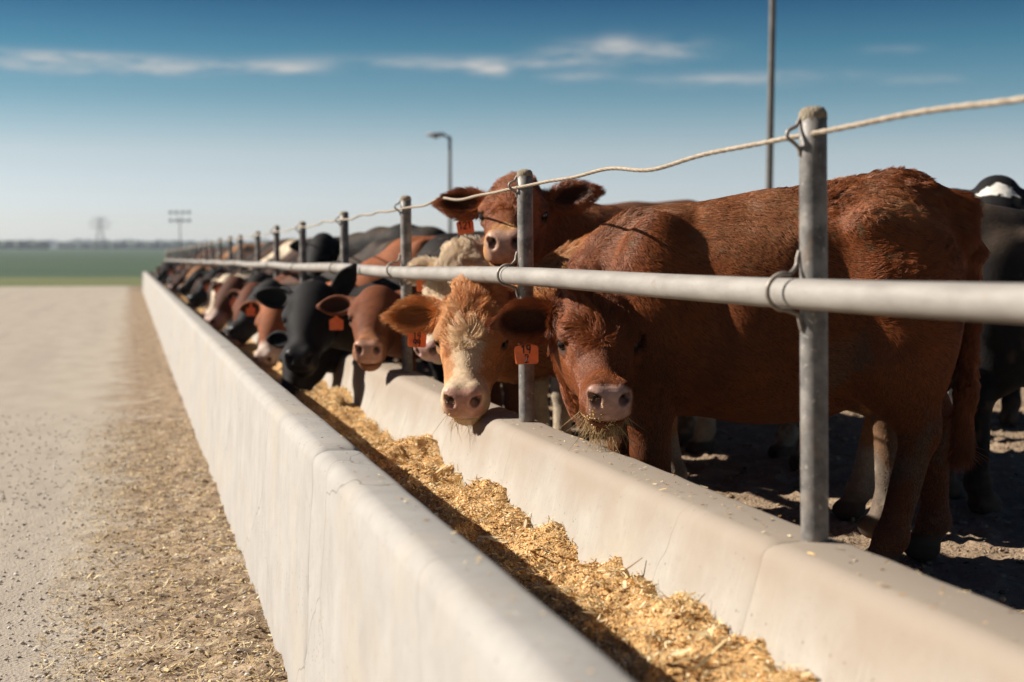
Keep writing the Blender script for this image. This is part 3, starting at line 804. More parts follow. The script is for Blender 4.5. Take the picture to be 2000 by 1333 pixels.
        for sh, op, k, g in s.prims:
            b0, b1 = sh.box(); m = k + coarse * 2
            sl = tuple(slice(max(0, np.searchsorted(ax, b0[a] - m) - 1), np.searchsorted(ax, b1[a] + m) + 1) for a, ax in enumerate(axes))
            G = np.stack(np.meshgrid(xs[sl[0]], ys[sl[1]], zs[sl[2]], indexing='ij'), -1)
            d = sh.d(G).astype(np.float32)
            D[sl] = smin(D[sl], d, k) if op == 'u' else smax(D[sl], -d, k)
        V, Fq = surface_nets(xs, ys, zs, D)
        s.V = smooth_mesh(V, Fq, 2); s.F = Fq; s.N = vert_normals(s.V, Fq)
        return s.V, s.F
    def regions(s):
        V = s.V; big = 1e3
        def gd(gs):
            D = np.full(len(V), big)
            for sh, op, k, g in s.prims:
                if g in gs and op == 'u': D = np.minimum(D, sh.d(V))
            return D
        dh, de, db, dl, dt, dn = gd(('head',)), gd(('ear',)), gd(('body',)), gd(('leg', 'hoof')), gd(('tail',)), gd(('neck',))
        soft = lambda a, b, w: np.clip(.5 + (b - a) / w, 0, 1)
        oth = np.minimum(np.minimum(db, dn), dl)
        s.m_ear = soft(de, np.minimum(dh, oth), .02); s.m_head = soft(np.minimum(dh, de), oth, .05); s.m_leg = soft(dl, np.minimum(db, dn), .04)
        s.m_tail = soft(dt, np.minimum(db, dl), .03); s.m_neck = soft(dn, np.minimum(db, dh), .12)
        s.h = ((V - s.poll) @ s.H) / s.hs                               # head coordinates u, v, w
    def paint(s, coat, muzzle=(.46, .27, .21), muzzle_pale=None, socks=None, sock_h=.42, face=None, patch=None, belly=.85, dusty=.25, seed=1, ear_in=None):
        """a colour for every vertex: markings of the animal"""
        s.regions(); V = s.V; n = len(V); coat = np.array(coat, float)
        nz_ = fbm(V, 6, 4, seed)[:, None]; nf = fbm(V, 30, 3, seed + 3)[:, None]
        n3 = fbm(V, 2.6, 3, seed + 31)[:, None]
        C = coat * (.52 + .58 * nz_ + .38 * n3) * (.85 + .3 * nf)
        top = np.clip((s.N[:, 2] - .2) / .6, 0, 1) * np.clip((V[:, 2] - .8) / .3, 0, 1) * (1 - s.m_head)
        dustc = coat * .5 + np.array([.30, .20, .13]) * .5
        dm = (top * dusty * np.clip((fbm(V, 4, 3, seed + 7) - .35) / .3, 0, 1))[:, None]
        C = C * (1 - dm) + dustc * dm
        lm = s.m_leg[:, None]; C = C * (1 - .15 * lm)
        def blend(mask, col):
            nonlocal C
            m = np.clip(mask, 0, 1)[:, None]; C = C * (1 - m) + np.array(col) * m
        u_, v_, w_ = s.h.T
        hm = s.m_head
        jit = (fbm(V, 40, 2, seed + 11) - .5)
        if face:                                                          # pale blaze down the nose
            fc, u0, hw = face
            m = np.clip((u_ - u0 + jit * .12) / .06, 0, 1) * np.clip((hw - np.abs(v_) + jit * .05) / .02, 0, 1) * np.clip((w_ + .09) / .05, 0, 1) * hm
            m = np.maximum(m, np.clip((u_ - .36 + jit * .06) / .05, 0, 1) * hm)
            blend(m * .9, fc)
        if patch:
            (pu, pv, ru, rv, pc) = patch
            d = np.sqrt(((u_ - pu) / ru) ** 2 + ((v_ - pv) / rv) ** 2) + jit * 1.0
            blend(np.clip((1.0 - d) / .15, 0, 1) * np.clip((w_ + .05) / .04, 0, 1) * hm, pc)
        if socks is not None: blend(np.clip((sock_h + jit * .15 - V[:, 2]) / .06, 0, 1) * np.clip(s.m_leg * 2, 0, 1), socks)
        ring = np.clip((u_ - .452 + jit * .03 - .10 * np.abs(w_ + .03)) / .018, 0, 1) * np.clip((w_ + .086 - .25 * np.maximum(np.abs(v_) - .03, 0)) / .012, 0, 1) * np.clip((.070 - np.abs(v_)) / .012, 0, 1) * hm
        mz = np.array(muzzle)
        if muzzle_pale is not None: blend(np.clip((u_ - .34 + jit * .08) / .06, 0, 1) * hm * .8, muzzle_pale)
        spot = (.75 + .5 * fbm(V, 70, 2, seed + 17))[:, None]
        m = ring[:, None]; C = C * (1 - m) + mz * spot * m
        s.wet = ring * .9
        for sd in (1, -1):                                                # nostrils, lip line, eyelids
            d = np.sqrt(((u_ - .500) / .032) ** 2 + ((v_ - sd * .041) / .019) ** 2 + ((w_ + .008) / .022) ** 2)
            blend(np.clip((1.05 - d) / .35, 0, 1) * hm * (s.N @ s.u > -.5), (.014, .007, .006))
            d = np.sqrt(((u_ - .187) / .050) ** 2 + ((v_ - sd * .115) / .03) ** 2 + ((w_ + .012) / .032) ** 2)
            blend(np.clip((1.0 - d) / .3, 0, 1) * hm * .8, np.array(coat) * .18 + .004)
        lip = np.clip(1 - np.abs(w_ + .097) / .008, 0, 1) * np.clip((u_ - .38) / .03, 0, 1) * hm
        blend(lip * .8, (.03, .014, .011))
        for c0, ed, eh, en in s.ears:
            q = V - (c0 + ed * .118 * s.hs); a, b, c = q @ ed, q @ eh, q @ en
            inside = np.clip((1.0 - np.sqrt((a / .095) ** 2 + (b / .048) ** 2)) / .25, 0, 1) * np.clip((s.N @ en + .1) / .4, 0, 1) * (np.abs(c) < .05)
            blend(inside * s.m_ear * .9, coat * .14 if ear_in is None else ear_in)
        hoof = np.clip((.085 - V[:, 2]) / .015, 0, 1) * np.clip(s.m_leg * 3, 0, 1)
        blend(hoof, (.045, .034, .026))
        cake = np.clip((fbm(V * np.array([1, 1, .6]), 9, 4, seed + 41) - .56) / .06, 0, 1) * np.clip((.95 - V[:, 2]) / .3, 0, 1) * (1 - hm) * np.clip((-V[:, 0] + .25) / .4, .25, 1)
        blend(cake * .7, (.075, .050, .034))
        speck = np.clip((fbm(V, 48, 2, seed + 43) - .70) / .05, 0, 1) * np.clip((V[:, 2] - .9) / .2, 0, 1) * (1 - hm)
        blend(speck * .6, (.10, .07, .045))
        mud = np.clip((.22 - V[:, 2] + (fbm(V, 14, 3, seed + 23) - .5) * .25) / .15, 0, 1) * s.m_leg * .5
        blend(mud, (.12, .08, .055))
        s.C = np.clip(C, .002, .95); return s.C
    def furmap(s, base=.018, curly=.5, shag=1.0):
        u_, v_, w_ = s.h.T; V = s.V; hm = s.m_head
        L = np.full(len(V), base)
        L *= 1 + .5 * np.clip((fbm(V, 5, 3, 91) - .5) * 4, -.6, 1.2)
        crest = np.clip((V[:, 2] - 1.0) / .12, 0, 1) * np.clip((s.N[:, 2] - .3) / .5, 0, 1) * (1 - hm)
        L *= 1 + crest * .5
        L = L * (1 - s.m_neck) + s.m_neck * base * 1.9 * shag
        L = L * (1 - s.m_leg * .6)
        top = np.clip((w_ + .05) / .05, 0, 1); fore = np.clip((.30 - u_) / .07, 0, 1) * top
        fore = fore * np.clip((.105 - np.abs(v_)) / .035, 0, 1); Lh = .006 + fore * .044 * shag + np.clip((.09 - u_) / .08, 0, 1) * .012 * shag
        mz = np.clip((u_ - .38) / .06, 0, 1); Lh = Lh * (1 - mz) + mz * .003
        L = L * (1 - hm) + Lh * hm
        edge = np.zeros(len(V))
        for c0, ed, eh, en in s.ears:
            q = V - (c0 + ed * .118 * s.hs); a, b = q @ ed, q @ eh
            rr_ = np.sqrt((a / .112) ** 2 + (b / .06) ** 2); edge = np.maximum(edge, np.clip((rr_ - .55) / .4, 0, 1) * (np.abs(q @ en) < .06))
        L = L * (1 - s.m_ear) + s.m_ear * (.014 + .034 * edge * shag)
        ts = s.m_tail * np.clip((.62 - V[:, 2]) / .1, 0, 1); L = L * (1 - ts) + ts * .12
        pin = np.clip((-.62 - V[:, 0]) / .1, 0, 1) * np.clip((V[:, 2] - 1.05) / .08, 0, 1); L = L + pin * .034
        L[V[:, 2] < .09] = 0
        eye = np.minimum(*[np.sqrt(((u_ - .184) / .058) ** 2 + ((v_ - sd * .115) / .036) ** 2 + ((w_ + .010) / .036) ** 2) for sd in (1, -1)])
        L = np.where((eye < 1.0) & (hm > .5), 0, L)
        # combing
        T = np.tile(np.array([-.75, 0, -.55]), (len(V), 1))
        T[:, 1] += 0
        leg = s.m_leg[:, None]; T = T * (1 - leg) + np.array([-.15, 0, -1.0]) * leg
        tl = s.m_tail[:, None]; T = T * (1 - tl) + np.array([-.1, 0, -1.0]) * tl
        wh = np.stack([u_ - .262, v_ * .55, np.zeros_like(u_)], 1)
        wh /= np.linalg.norm(wh, axis=1)[:, None] + 1e-6
        sidew = np.clip((-.03 - w_) / .05, 0, 1)[:, None]
        hd = (wh * (1 - sidew) + np.array([-.5, 0, -.8]) * sidew) @ s.H.T
        T = T * (1 - hm[:, None]) + hd * hm[:, None]
        for c0, ed, eh, en in s.ears:
            near = (s.m_ear * (((V - c0) @ ed) > -.02) * (np.abs((V - c0 - ed * .12) @ eh) < .1))[:, None]
            rad = (V - (c0 + ed * .06)); rad = rad / (np.linalg.norm(rad, axis=1)[:, None] + 1e-6)
            T = T * (1 - near) + (rad * .8 + ed * .5 + np.array([0, 0, -.25])) * near
        K = curly * (.06 + .8 * np.clip((fbm(V, 4.0, 3, 97) - .49) * 6, 0, 1)) * (1 - .7 * s.m_leg); K = np.maximum(K, curly * s.m_neck * .7)
        K = K * (1 - hm) + hm * (.06 + .85 * fore) * curly
        lift = np.full(len(V), .16); lift = lift + .12 * fore * hm + .3 * edge * s.m_ear + pin * .4 + s.m_neck * .12 * shag; lift = np.where(s.m_tail > .5, .15, lift)
        L = L * (1 + 1.0 * np.clip(K - .15, 0, 1) * (1 - s.m_leg)); lift = lift + .14 * np.clip(K - .1, 0, 1)
        return L, T, K, lift

def build_fur(cow, n, maps, parent, seed=5, rad=.0009, extra=None, cull=None, boost=(2.0, 1.9, 1.7)):
    L, T, K, lift = maps
    g = np.random.default_rng(seed)
    V, Fq, N, C = cow.V, cow.F, cow.N, cow.C
    tris = np.concatenate([Fq[:, [0, 1, 2]], Fq[:, [0, 2, 3]]])
    ar = np.linalg.norm(np.cross(V[tris[:, 1]] - V[tris[:, 0]], V[tris[:, 2]] - V[tris[:, 0]]), axis=1)
    wgt = ar * (1 + 2.2 * cow.m_head[tris].mean(1) + 1.5 * cow.m_tail[tris].mean(1)) * (L[tris].min(1) > .001)
    if cull is not None: wgt = wgt * cull(V[tris].mean(1), N[tris].mean(1))
    t = tris[g.choice(len(tris), n, p=wgt / wgt.sum())]
    a, b = g.random(n), g.random(n); fl = a + b > 1; a[fl], b[fl] = 1 - a[fl], 1 - b[fl]
    B = np.stack([1 - a - b, a, b], 1)
    ip = lambda A: (A[t] * (B[..., None] if A.ndim == 2 else B)).sum(1)
    P, Nn, Tt, Ll, Kk, Lf, Cc = ip(V), ip(N), ip(T), ip(L), ip(K), ip(lift), ip(C)
    wm, wet = ip(cow.m_head), ip(cow.wet)
    keep = (wet < .5); P, Nn, Tt, Ll, Kk, Lf, Cc = [q[keep] for q in (P, Nn, Tt, Ll, Kk, Lf, Cc)]; n = len(P)
    Nn /= np.linalg.norm(Nn, axis=1)[:, None] + 1e-9
    # low-frequency swirls of the coat
    sw = np.stack([fbm(P, 7, 2, 11) - .5, fbm(P, 7, 2, 12) - .5, fbm(P, 7, 2, 13) - .5], 1) * 2.6
    sw2 = np.stack([fbm(P, 38, 2, 21) - .5, fbm(P, 38, 2, 22) - .5, fbm(P, 38, 2, 23) - .5], 1) * 3.0
    Tt = Tt + (sw * (.28 + 1.2 * Kk[:, None]) + sw2 * Kk[:, None] * .7) + g.normal(0, .13, (n, 3))
    Tt -= (Tt * Nn).sum(1)[:, None] * Nn; Tt /= np.linalg.norm(Tt, axis=1)[:, None] + 1e-9
    S = np.cross(Nn, Tt)
    Ll = Ll * g.uniform(.65, 1.2, n)
    K_ = 5
    ts = np.linspace(0, 1, K_)
    pts = np.zeros((n, K_, 3)); ph = fbm(P, 16, 2, 31) * 12 + g.normal(0, .5, n); fr = g.uniform(2.5, 4.5, n)
    for k, tt in enumerate(ts):
        up = Lf * (tt - .35 * tt * tt); al = tt * (1 - .35 * Lf)
        cu = Kk * .22 * tt
        pts[:, k] = P + Ll[:, None] * (Nn * (up + cu * np.cos(ph + fr * tt))[:, None] + Tt * al[:, None] + S * (cu * np.sin(ph + fr * tt) * 1.4)[:, None])
    # locks: tips gather towards a neighbour's
    nc = max(10, n // 34); kd = kdtree.KDTree(nc)
    for i in range(nc): kd.insert(P[i], i)
    kd.balance()
    near = np.array([kd.find(p)[1] for p in P])
    amt = np.clip(.10 + Kk * .80, 0, .70)
    for k, tt in enumerate(ts):
        m = (amt * tt ** 1.3)[:, None]
        pts[:, k] = pts[:, k] * (1 - m) + (pts[near, k] + (P - P[near]) * .25) * m
    Cc = Cc * np.array(boost); Cc = Cc * np.minimum(1, .78 / Cc.max(1))[:, None]; col = np.clip(Cc * g.normal(1.0, .07, n)[:, None] * (.88 + .24 * g.random(nc)[np.minimum(near, nc - 1)])[:, None] * (1 + g.normal(0, .03, (n, 3))), .002, .95)
    rr = np.outer(rad * g.uniform(.7, 1.2, n), np.array([1, 1, .85, .65, .25]))
    if extra is not None:
        pts = np.concatenate([pts, extra[0]]); col = np.concatenate([col, extra[1]]); rr = np.concatenate([rr, extra[2]]); n = len(pts)
    hc_ = bpy.data.hair_curves.new('coat'); hc_.add_curves([K_] * n)
    hc_.position_data.foreach_set('vector', pts.astype(np.float32).ravel())
    at_r = hc_.attributes.get('radius') or hc_.attributes.new('radius', 'FLOAT', 'POINT'); at_r.data.foreach_set('value', rr.astype(np.float32).ravel())
    at_c = hc_.attributes.new('fcol', 'FLOAT_COLOR', 'CURVE'); at_c.data.foreach_set('color', np.c_[col, np.ones(n)].astype(np.float32).ravel())
    hc_.materials.append(M_FUR)
    o = bpy.data.objects.new('coat', hc_); COL.objects.link(o); o.parent = parent
    return o

def whiskers(cow, n, seed, lo=.03, hi=.085, straw=True):
    """chin beard caught full of chaff"""
    g = np.random.default_rng(seed); u_, v_, w_ = cow.h.T
    m = np.where((u_ > .36) & (u_ < .50) & (w_ < -.115) & (cow.m_head > .6))[0]
    i = g.choice(m, n); P = cow.V[i]; L = lo + (hi - lo) * g.random(n) ** 1.8
    D = np.array([0, 0, -.9]) + cow.N[i] * .7 + g.normal(0, .34, (n, 3)); D /= np.linalg.norm(D, axis=1)[:, None]
    bend = g.normal(0, .28, (n, 3)) + np.array([0, 0, -.18]); ts = np.linspace(0, 1, 5)
    pts = P[:, None] + L[:, None, None] * (D[:, None] * ts[None, :, None] + bend[:, None] * (ts ** 2)[None, :, None])
    pale = g.random(n)[:, None]
    col = np.array([.22, .12, .045]) * (1 - pale) + np.array([.66, .46, .21]) * pale
    rr = np.outer(np.full(n, .0009), np.array([1.1, 1, .9, .7, .3]))
    return pts, col, rr

def crumbs(cow, parent, n, seed, side):
    g = np.random.default_rng(seed); u_, v_, w_ = cow.h.T
    m = np.where((u_ > .455) & (w_ < .0) & (w_ > -.16) & (cow.m_head > .6) & (np.abs(v_ - side * (.035 + (w_ + .05) * .2)) < .022 + .03 * (w_ < -.075)) & (fbm(cow.V, 45, 2, seed) > .47))[0]
    if not len(m): return
    i = g.choice(m, n); v, f = pebbles(n, 0, .001, 0, .001, lambda x, y: x * 0, .0012, .0042, seed, 1, 0, 2)
    v = v.reshape(n, 9, 3) + (cow.V[i] + g.normal(0, .002, (n, 3)) + cow.N[i] * .001)[:, None]
    tag(mesh_obj('feed_crumbs', v.reshape(-1, 3), f, M_FLAKE, parent), kind='stuff')

def attr(me, cow):
    a = me.attributes.new('col', 'FLOAT_COLOR', 'POINT'); a.data.foreach_set('color', np.c_[cow.C, np.ones(len(cow.C))].astype(np.float32).ravel())
    a = me.attributes.new('wet', 'FLOAT', 'POINT'); a.data.foreach_set('value', cow.wet.astype(np.float32))

DIG = {'1': [[(.1, .75), (.35, 1), (.35, 0)]], '9': [[(.62, .68), (.45, .45), (.15, .5), (.08, .78), (.3, 1), (.58, .95), (.62, .68), (.58, .3), (.45, 0)]],
       '2': [[(.08, .78), (.25, 1), (.55, .95), (.6, .68), (.3, .3), (.05, .02), (.65, .05)]], '4': [[(.45, 1), (.05, .4), (.65, .4)], [(.48, .6), (.48, 0)]],
       '7': [[(.05, 1), (.6, 1), (.25, 0)]], '3': [[(.1, .95), (.5, 1), (.5, .6), (.25, .55), (.6, .4), (.5, .05), (.1, .02)]]}
def ear_tag(cow, parent, side, lines, at_=.11, size=.078, roll=0.0, face=None, letters=True, drop=.012):
    c0, ed, eh, en = cow.ears[side]
    n = face if face is not None else np.array([cow.u[0], cow.u[1], 0.0]); n = unit(np.array([n[0], n[1], 0.04]))
    up = unit(np.array([0, 0, 1.0]) - n * n[2]); rt = np.cross(up, n); cr_, sr_ = math.cos(roll), math.sin(roll)
    rt, up = rt * cr_ + up * sr_, up * cr_ - rt * sr_
    top = c0 + ed * at_ * cow.hs + en * .012 + np.array([0, 0, -drop]) + n * .006
    w, h, nk = size * .5, size * .86, size * .30
    out = [(-.10 * size, .012), (.10 * size, .012), (.12 * size, -nk * .7), (w, -nk - .01), (w + .001, -nk - .018), (w, -nk - h + .006), (w - .006, -nk - h), (-w + .006, -nk - h), (-w, -nk - h + .006), (-w - .001, -nk - .018), (-w, -nk - .01), (-.12 * size, -nk * .7)]
    th = .0014; k = len(out)
    bw = lambda x, y: n * (.006 * (x / w) ** 2 * -1.0)
    V = [top + rt * x + up * y + n * sgn * th + bw(x, y) for sgn in (1, -1) for x, y in out]
    Fc = [tuple(range(k))[::-1], tuple(range(k, 2 * k))] + [(i, (i + 1) % k, k + (i + 1) % k, k + i) for i in range(k)]
    t = mesh_obj('ear_tag', V, Fc, M_TAG, parent, smooth=False)
    if letters and lines:
        mb = MB(); dh = h * (.40 if len(lines) > 1 else .5)
        for li, tx in enumerate(lines):
            y0 = -nk - h * (.46 if len(lines) > 1 else .66) - li * h * .46
            tw = len(tx) * dh * .62; x0 = -tw / 2 + dh * .03
            for ci, chh in enumerate(tx):
                for stroke in DIG[chh]:
                    pl = [top + rt * (x0 + ci * dh * .62 + a * dh * .75) + up * (y0 + b_ * dh) + n * (th + .0008) + bw(x0 + ci * dh * .62 + a * dh * .75, 0) for a, b_ in stroke]
                    mb.tube(bent([tuple(q) for q in pl], 3), .0022, 6)
        mb.build('lettering', M_INK, t)
    return t

EYE_SPH = None
def add_eyes(cow, parent):
    global EYE_SPH
    for sd in (1, -1):
        bm = bmesh.new(); bmesh.ops.create_uvsphere(bm, u_segments=20, v_segments=14, radius=.0255 * cow.hs)
        me = bpy.data.meshes.new('eye'); bm.to_mesh(me); bm.free(); me.materials.append(M_EYE)
        me.polygons.foreach_set('use_smooth', np.ones(len(me.polygons), dtype=bool))
        o = bpy.data.objects.new('eye', me); COL.objects.link(o); o.parent = parent
        o.location = Vector(cow.hp(.187, sd * .1035, -.011))

def place(origin, heading):
    a = math.atan2(heading[1], heading[0]); return Vector((origin[0], origin[1], PEN_Z)), a
def to_local(p, loc, rz, sc):
    q = (Vector(p) - loc); return np.array(Matrix.Rotation(-rz, 3, 'Z') @ q) / sc

def make_cow(label, origin, heading, poll_px, muz_px, coat, scale=1.0, legs=(0, 0, 0, 0), fur=0, fur_kw={}, tag_lines=None, tag_side=1, tag_kw={}, coarse=.02, fine=.009,
             cow_kw={}, paint_kw={}, beard=0, group=None, rad=.0009, boost=(2.1, 1.9, 1.5), seed=5, poll_w=None, muz_w=None):
    loc, rz = place(origin, heading)
    root = empty('cow', loc, rz, scale); tag(root, label, 'cow', group)
    poll = to_local(at(*poll_px) if poll_w is None else poll_w, loc, rz, scale); muz = to_local(at(*muz_px) if muz_w is None else muz_w, loc, rz, scale)
    c = Cow(poll, muz, legs=legs, **cow_kw)
    c.mesh(coarse, fine); c.paint(coat, seed=seed, **paint_kw)
    b = mesh_obj('body', c.V, c.F, M_COAT, root); attr(b.data, c)
    add_eyes(c, root)
    if fur:
        ex = whiskers(c, beard, seed) if beard else None
        build_fur(c, fur, c.furmap(**fur_kw), root, seed, rad, ex, boost=boost)
    if tag_lines is not None:
        fc = Matrix.Rotation(-rz, 3, 'Z') @ (Vector((0, 0, EYE)) - Vector(at(*poll_px) if poll_w is None else poll_w))
        ear_tag(c, root, tag_side, tag_lines, face=np.array(fc), **tag_kw)
    return root, c

RED, TAN, DKRED, BLACK, CREAM = (.115, .035, .0115), (.37, .172, .068), (.085, .026, .012), (.009, .0075, .007), (.60, .48, .34)
DIRTY = (.075, .048, .036)
HQ = dict(coarse=.016, fine=.0065)
# the steer that looks into the lens
rt_, c_a = make_cow('dark red steer facing the camera under the rail with straw hanging from its chin', (2.11, 4.64), (-.92, .39), (1157, 602, 4.92), (1190, 764, 4.50), RED,
         legs=(-.12, .14, .12, -.10), fur=330000, fur_kw=dict(base=.019, curly=.85, shag=1.15), tag_lines=['19', '2'], tag_kw=dict(roll=.05, at_=.12, drop=.055), coarse=.015, fine=.0055,
         beard=210, paint_kw=dict(dusty=.35), scale=1.03, cow_kw=dict(ear_droop=(.05, .10), tilt=.10, hs=1.05, lx=.85, ear=(-1.1, 0)), rad=.00068)
crumbs(c_a, rt_, 420, 5, -1)
# tan steer with the white nose
rt_, c_a = make_cow('tan steer with a cream blaze and tag 1999 beside the second post', (2.42, 5.50), (-.75, .66), (930, 592, 6.0), (903, 782, 5.55), TAN,
         legs=(.05, -.08, -.10, .10), fur=120000, fur_kw=dict(base=.018, curly=.9, shag=1.3), tag_lines=['19', '99'], tag_kw=dict(roll=-.05, drop=.045), **HQ, seed=6, boost=(1.7, 1.68, 1.5), cow_kw=dict(hs=1.2),
         paint_kw=dict(face=((.62, .47, .32), .20, .055), socks=(.26, .21, .165), sock_h=.34, muzzle=(.50, .27, .20), ear_in=(.16, .06, .02)), rad=.0008, beard=60)
crumbs(c_a, rt_, 260, 6, -1)
# red steer looking over
make_cow('red steer holding its head up above the rail with tag 121', (2.80, 6.62), (-.95, -.30), (1012, 384, 6.6), (988, 458, 6.12), (.16, .052, .018),
         legs=(.06, -.06, .08, -.1), fur=90000, fur_kw=dict(base=.017, curly=.5), tag_lines=['121'], tag_kw=dict(roll=.12, drop=.055), **HQ, seed=7, boost=(1.9, 1.8, 1.6),
         paint_kw=dict(muzzle=(.48, .28, .20), muzzle_pale=(.45, .24, .10), socks=(.42, .37, .31), sock_h=.2, dusty=.5), cow_kw=dict(ear_droop=(-.22, .0), neck_up=(1, 0, .9), hs=1.22), rad=.0009)
# white steer behind the tan one
make_cow('cream white steer half hidden between the tan steer and the rail', (2.50, 7.28), (-.95, -.30), (905, 512, 7.2), (838, 662, 6.95), CREAM,
         legs=(.06, -.06, .08, -.1), fur=60000, fur_kw=dict(base=.022, curly=.8, shag=1.3), tag_lines=[], tag_kw=dict(), **HQ, seed=8, boost=(1.25, 1.25, 1.25),
         paint_kw=dict(muzzle=(.55, .34, .28), ear_in=(.35, .22, .15)), rad=.001)
# red steer resting its chin by the curb
make_cow('smooth red steer with its chin over the curb left of the third post', (2.42, 7.98), (-.95, -.30), (738, 583, 8.0), (722, 664, 7.6), (.15, .046, .017),
         legs=(.06, -.06, .08, -.1), tag_lines=[], tag_kw=dict(drop=.05, letters=False), coarse=.02, fine=.009, seed=9,
         paint_kw=dict(muzzle=(.50, .27, .19), muzzle_pale=(.30, .13, .06), dusty=.3), cow_kw=dict(neck_up=(1, 0, -.35), crest=.3, roll=-.03))
make_cow('black steer facing the camera with one ear raised against the rail', (2.42, 8.72), (-.97, -.20), (614, 574, 8.75), (588, 678, 8.35), BLACK,
         legs=(.06, -.06, .08, -.1), coarse=.02, fine=.009, seed=11, paint_kw=dict(muzzle=(.022, .02, .02), dusty=.25), cow_kw=dict(neck_up=(1, 0, -.35), crest=.3, ear_droop=(-1.6, -.1), hs=1.25))
make_cow('black steer with its muzzle pushed low into the feed below the other black face', (2.42, 9.44), (-.95, -.30), (606, 650, 9.3), (560, 762, 9.05), (.016, .012, .011),
         legs=(.06, -.06, .08, -.1), coarse=.02, fine=.009, seed=10, paint_kw=dict(muzzle=(.02, .018, .018), dusty=.25), cow_kw=dict(neck_up=(1, 0, -.5), crest=.2))
make_cow('orange red steer with an orange tag eating beside the black pair', (2.42, 10.7), (-.99, -.10), (545, 590, 11.2), (515, 694, 10.9), (.26, .082, .030),
         legs=(.06, -.06, .08, -.1), tag_lines=[], tag_kw=dict(letters=False, drop=-.03), coarse=.024, fine=.011, seed=12, paint_kw=dict(muzzle=(.6, .42, .34), muzzle_pale=(.6, .5, .42)), cow_kw=dict(neck_up=(1, 0, -.35), crest=.3))
make_cow('big black steer stretching its long neck down to the feed', (2.42, 11.7), (-.99, .10), (530, 562, 12.2), (445, 650, 11.95), (.020, .018, .018),
         legs=(.06, -.06, .08, -.1), coarse=.024, fine=.011, seed=13, paint_kw=dict(muzzle=(.03, .027, .026), dusty=.8), cow_kw=dict(neck_up=(1, 0, -.35), crest=.3))
make_cow('red steer with an orange tag eating beyond the big black steer', (2.42, 13.3), (-.99, .0), (462, 553, 14.4), (412, 622, 14.1), (.095, .034, .016),
         legs=(.06, -.06, .08, -.1), tag_lines=[], tag_kw=dict(letters=False, drop=-.02), coarse=.024, fine=.011, seed=14, paint_kw=dict(muzzle=(.55, .36, .28), muzzle_pale=(.55, .42, .34)), cow_kw=dict(neck_up=(1, 0, -.35), crest=.3))
make_cow('black steer with its head raised above the rail far along the row', (3.1, 12.4), (-.9, -.40), (632, 470, 13.2), (608, 540, 12.9), BLACK,
         legs=(.06, -.06, .08, -.1), coarse=.024, fine=.011, seed=15, paint_kw=dict(muzzle=(.03, .027, .026), dusty=.3), cow_kw=dict(neck_up=(1, 0, .9)))
# the pen behind
make_cow('black steer standing behind the red steer, body cut by the right edge', (4.05, 5.62), (.96, .28), None, None, (.014, .012, .011), scale=1.02,
         legs=(.06, -.06, .10, -.06), coarse=.018, fine=.012, seed=16,
         poll_w=(5.1, 6.1, 1.35), muz_w=(5.45, 6.2, 1.0), paint_kw=dict(muzzle=(.02, .018, .018), dusty=.5, socks=(.4, .36, .32), sock_h=.0))
make_cow('black steer with a white patch on its forehead at the right edge', (5.0, 7.9), (-.78, -.62), (1948, 372, 7.7), (1940, 470, 7.3), (.014, .012, .012), scale=1.1,
         legs=(.06, -.06, .10, -.06), coarse=.018, fine=.008, seed=17,
         paint_kw=dict(muzzle=(.03, .025, .025), patch=(.13, .01, .045, .085, (.75, .70, .62))), cow_kw=dict(neck_up=(1, 0, .5), crest=.3))
make_cow('white steer whose back shows just above the red steer', (3.95, 9.0), (-.98, .10), None, None, CREAM, scale=1.15, legs=(.06, -.06, .10, -.06), coarse=.024, fine=.014, seed=18,
         poll_w=(2.95, 9.1, 1.30), muz_w=(2.65, 9.05, .95), paint_kw=dict(muzzle=(.5, .3, .25)))
make_cow('dark red steer deep in the pen, only its back showing above the row', (3.75, 10.6), (-.95, -.25), None, None, RED, scale=1.2, legs=(.06, -.06, .10, -.06), coarse=.024, fine=.014, seed=19,
         poll_w=(2.7, 10.35, 1.25), muz_w=(2.4, 10.25, .85), paint_kw=dict(dusty=.8))

# the long row beyond, each steer at its own place along the rail
kinds = {}
POSES = [((1.22, .02, .70), (1.44, .04, .28)), ((1.20, .10, .74), (1.40, .30, .36)), ((1.02, .12, .96), (1.12, .42, .60)), ((1.20, -.06, .70), (1.42, -.18, .29)), ((1.16, .10, .78), (1.25, .45, .45)), ((1.12, .16, .80), (1.45, .36, .52))]
HUES = [('black', BLACK, (.03, .027, .026)), ('red', (.115, .034, .013), (.5, .3, .24)), ('brown', (.05, .020, .012), (.3, .2, .16)), ('cream', CREAM, (.55, .36, .3)), ('tan', (.33, .15, .06), (.55, .38, .3))]
def far_cow(loc, heading, pose, hue, scale, tagged):
    nm, coat, mz = HUES[hue]
    key = (pose, hue)
    rz = math.atan2(heading[1], heading[0])
    lab = nm + ' steer in the blurred far part of the row at the bunk'
    grp = 'steers lined up far along the bunk'
    if key not in kinds:
        root = empty('cow', loc, rz, scale)
        c = Cow(*POSES[pose], legs=(.05, -.06, .08, -.09), neck_up=(1, 0, .4 if pose == 2 else -.35), crest=.3); c.mesh(.032, .014); c.paint(coat, seed=20 + hue + pose, muzzle=mz, dusty=.3)
        b = mesh_obj('body', c.V, c.F, M_COAT, root); attr(b.data, c)
        t = ear_tag(c, root, 1, [], letters=False, face=np.array([.2, 1, 0])); 
        kinds[key] = (b, t)
    else:
        root = empty('cow', loc, rz, scale)
        b, t = kinds[key]
        b2 = b.copy(); COL.objects.link(b2); b2.parent = root
        t2 = t.copy(); COL.objects.link(t2); t2.parent = root
    tag(root, lab, 'cow', grp)
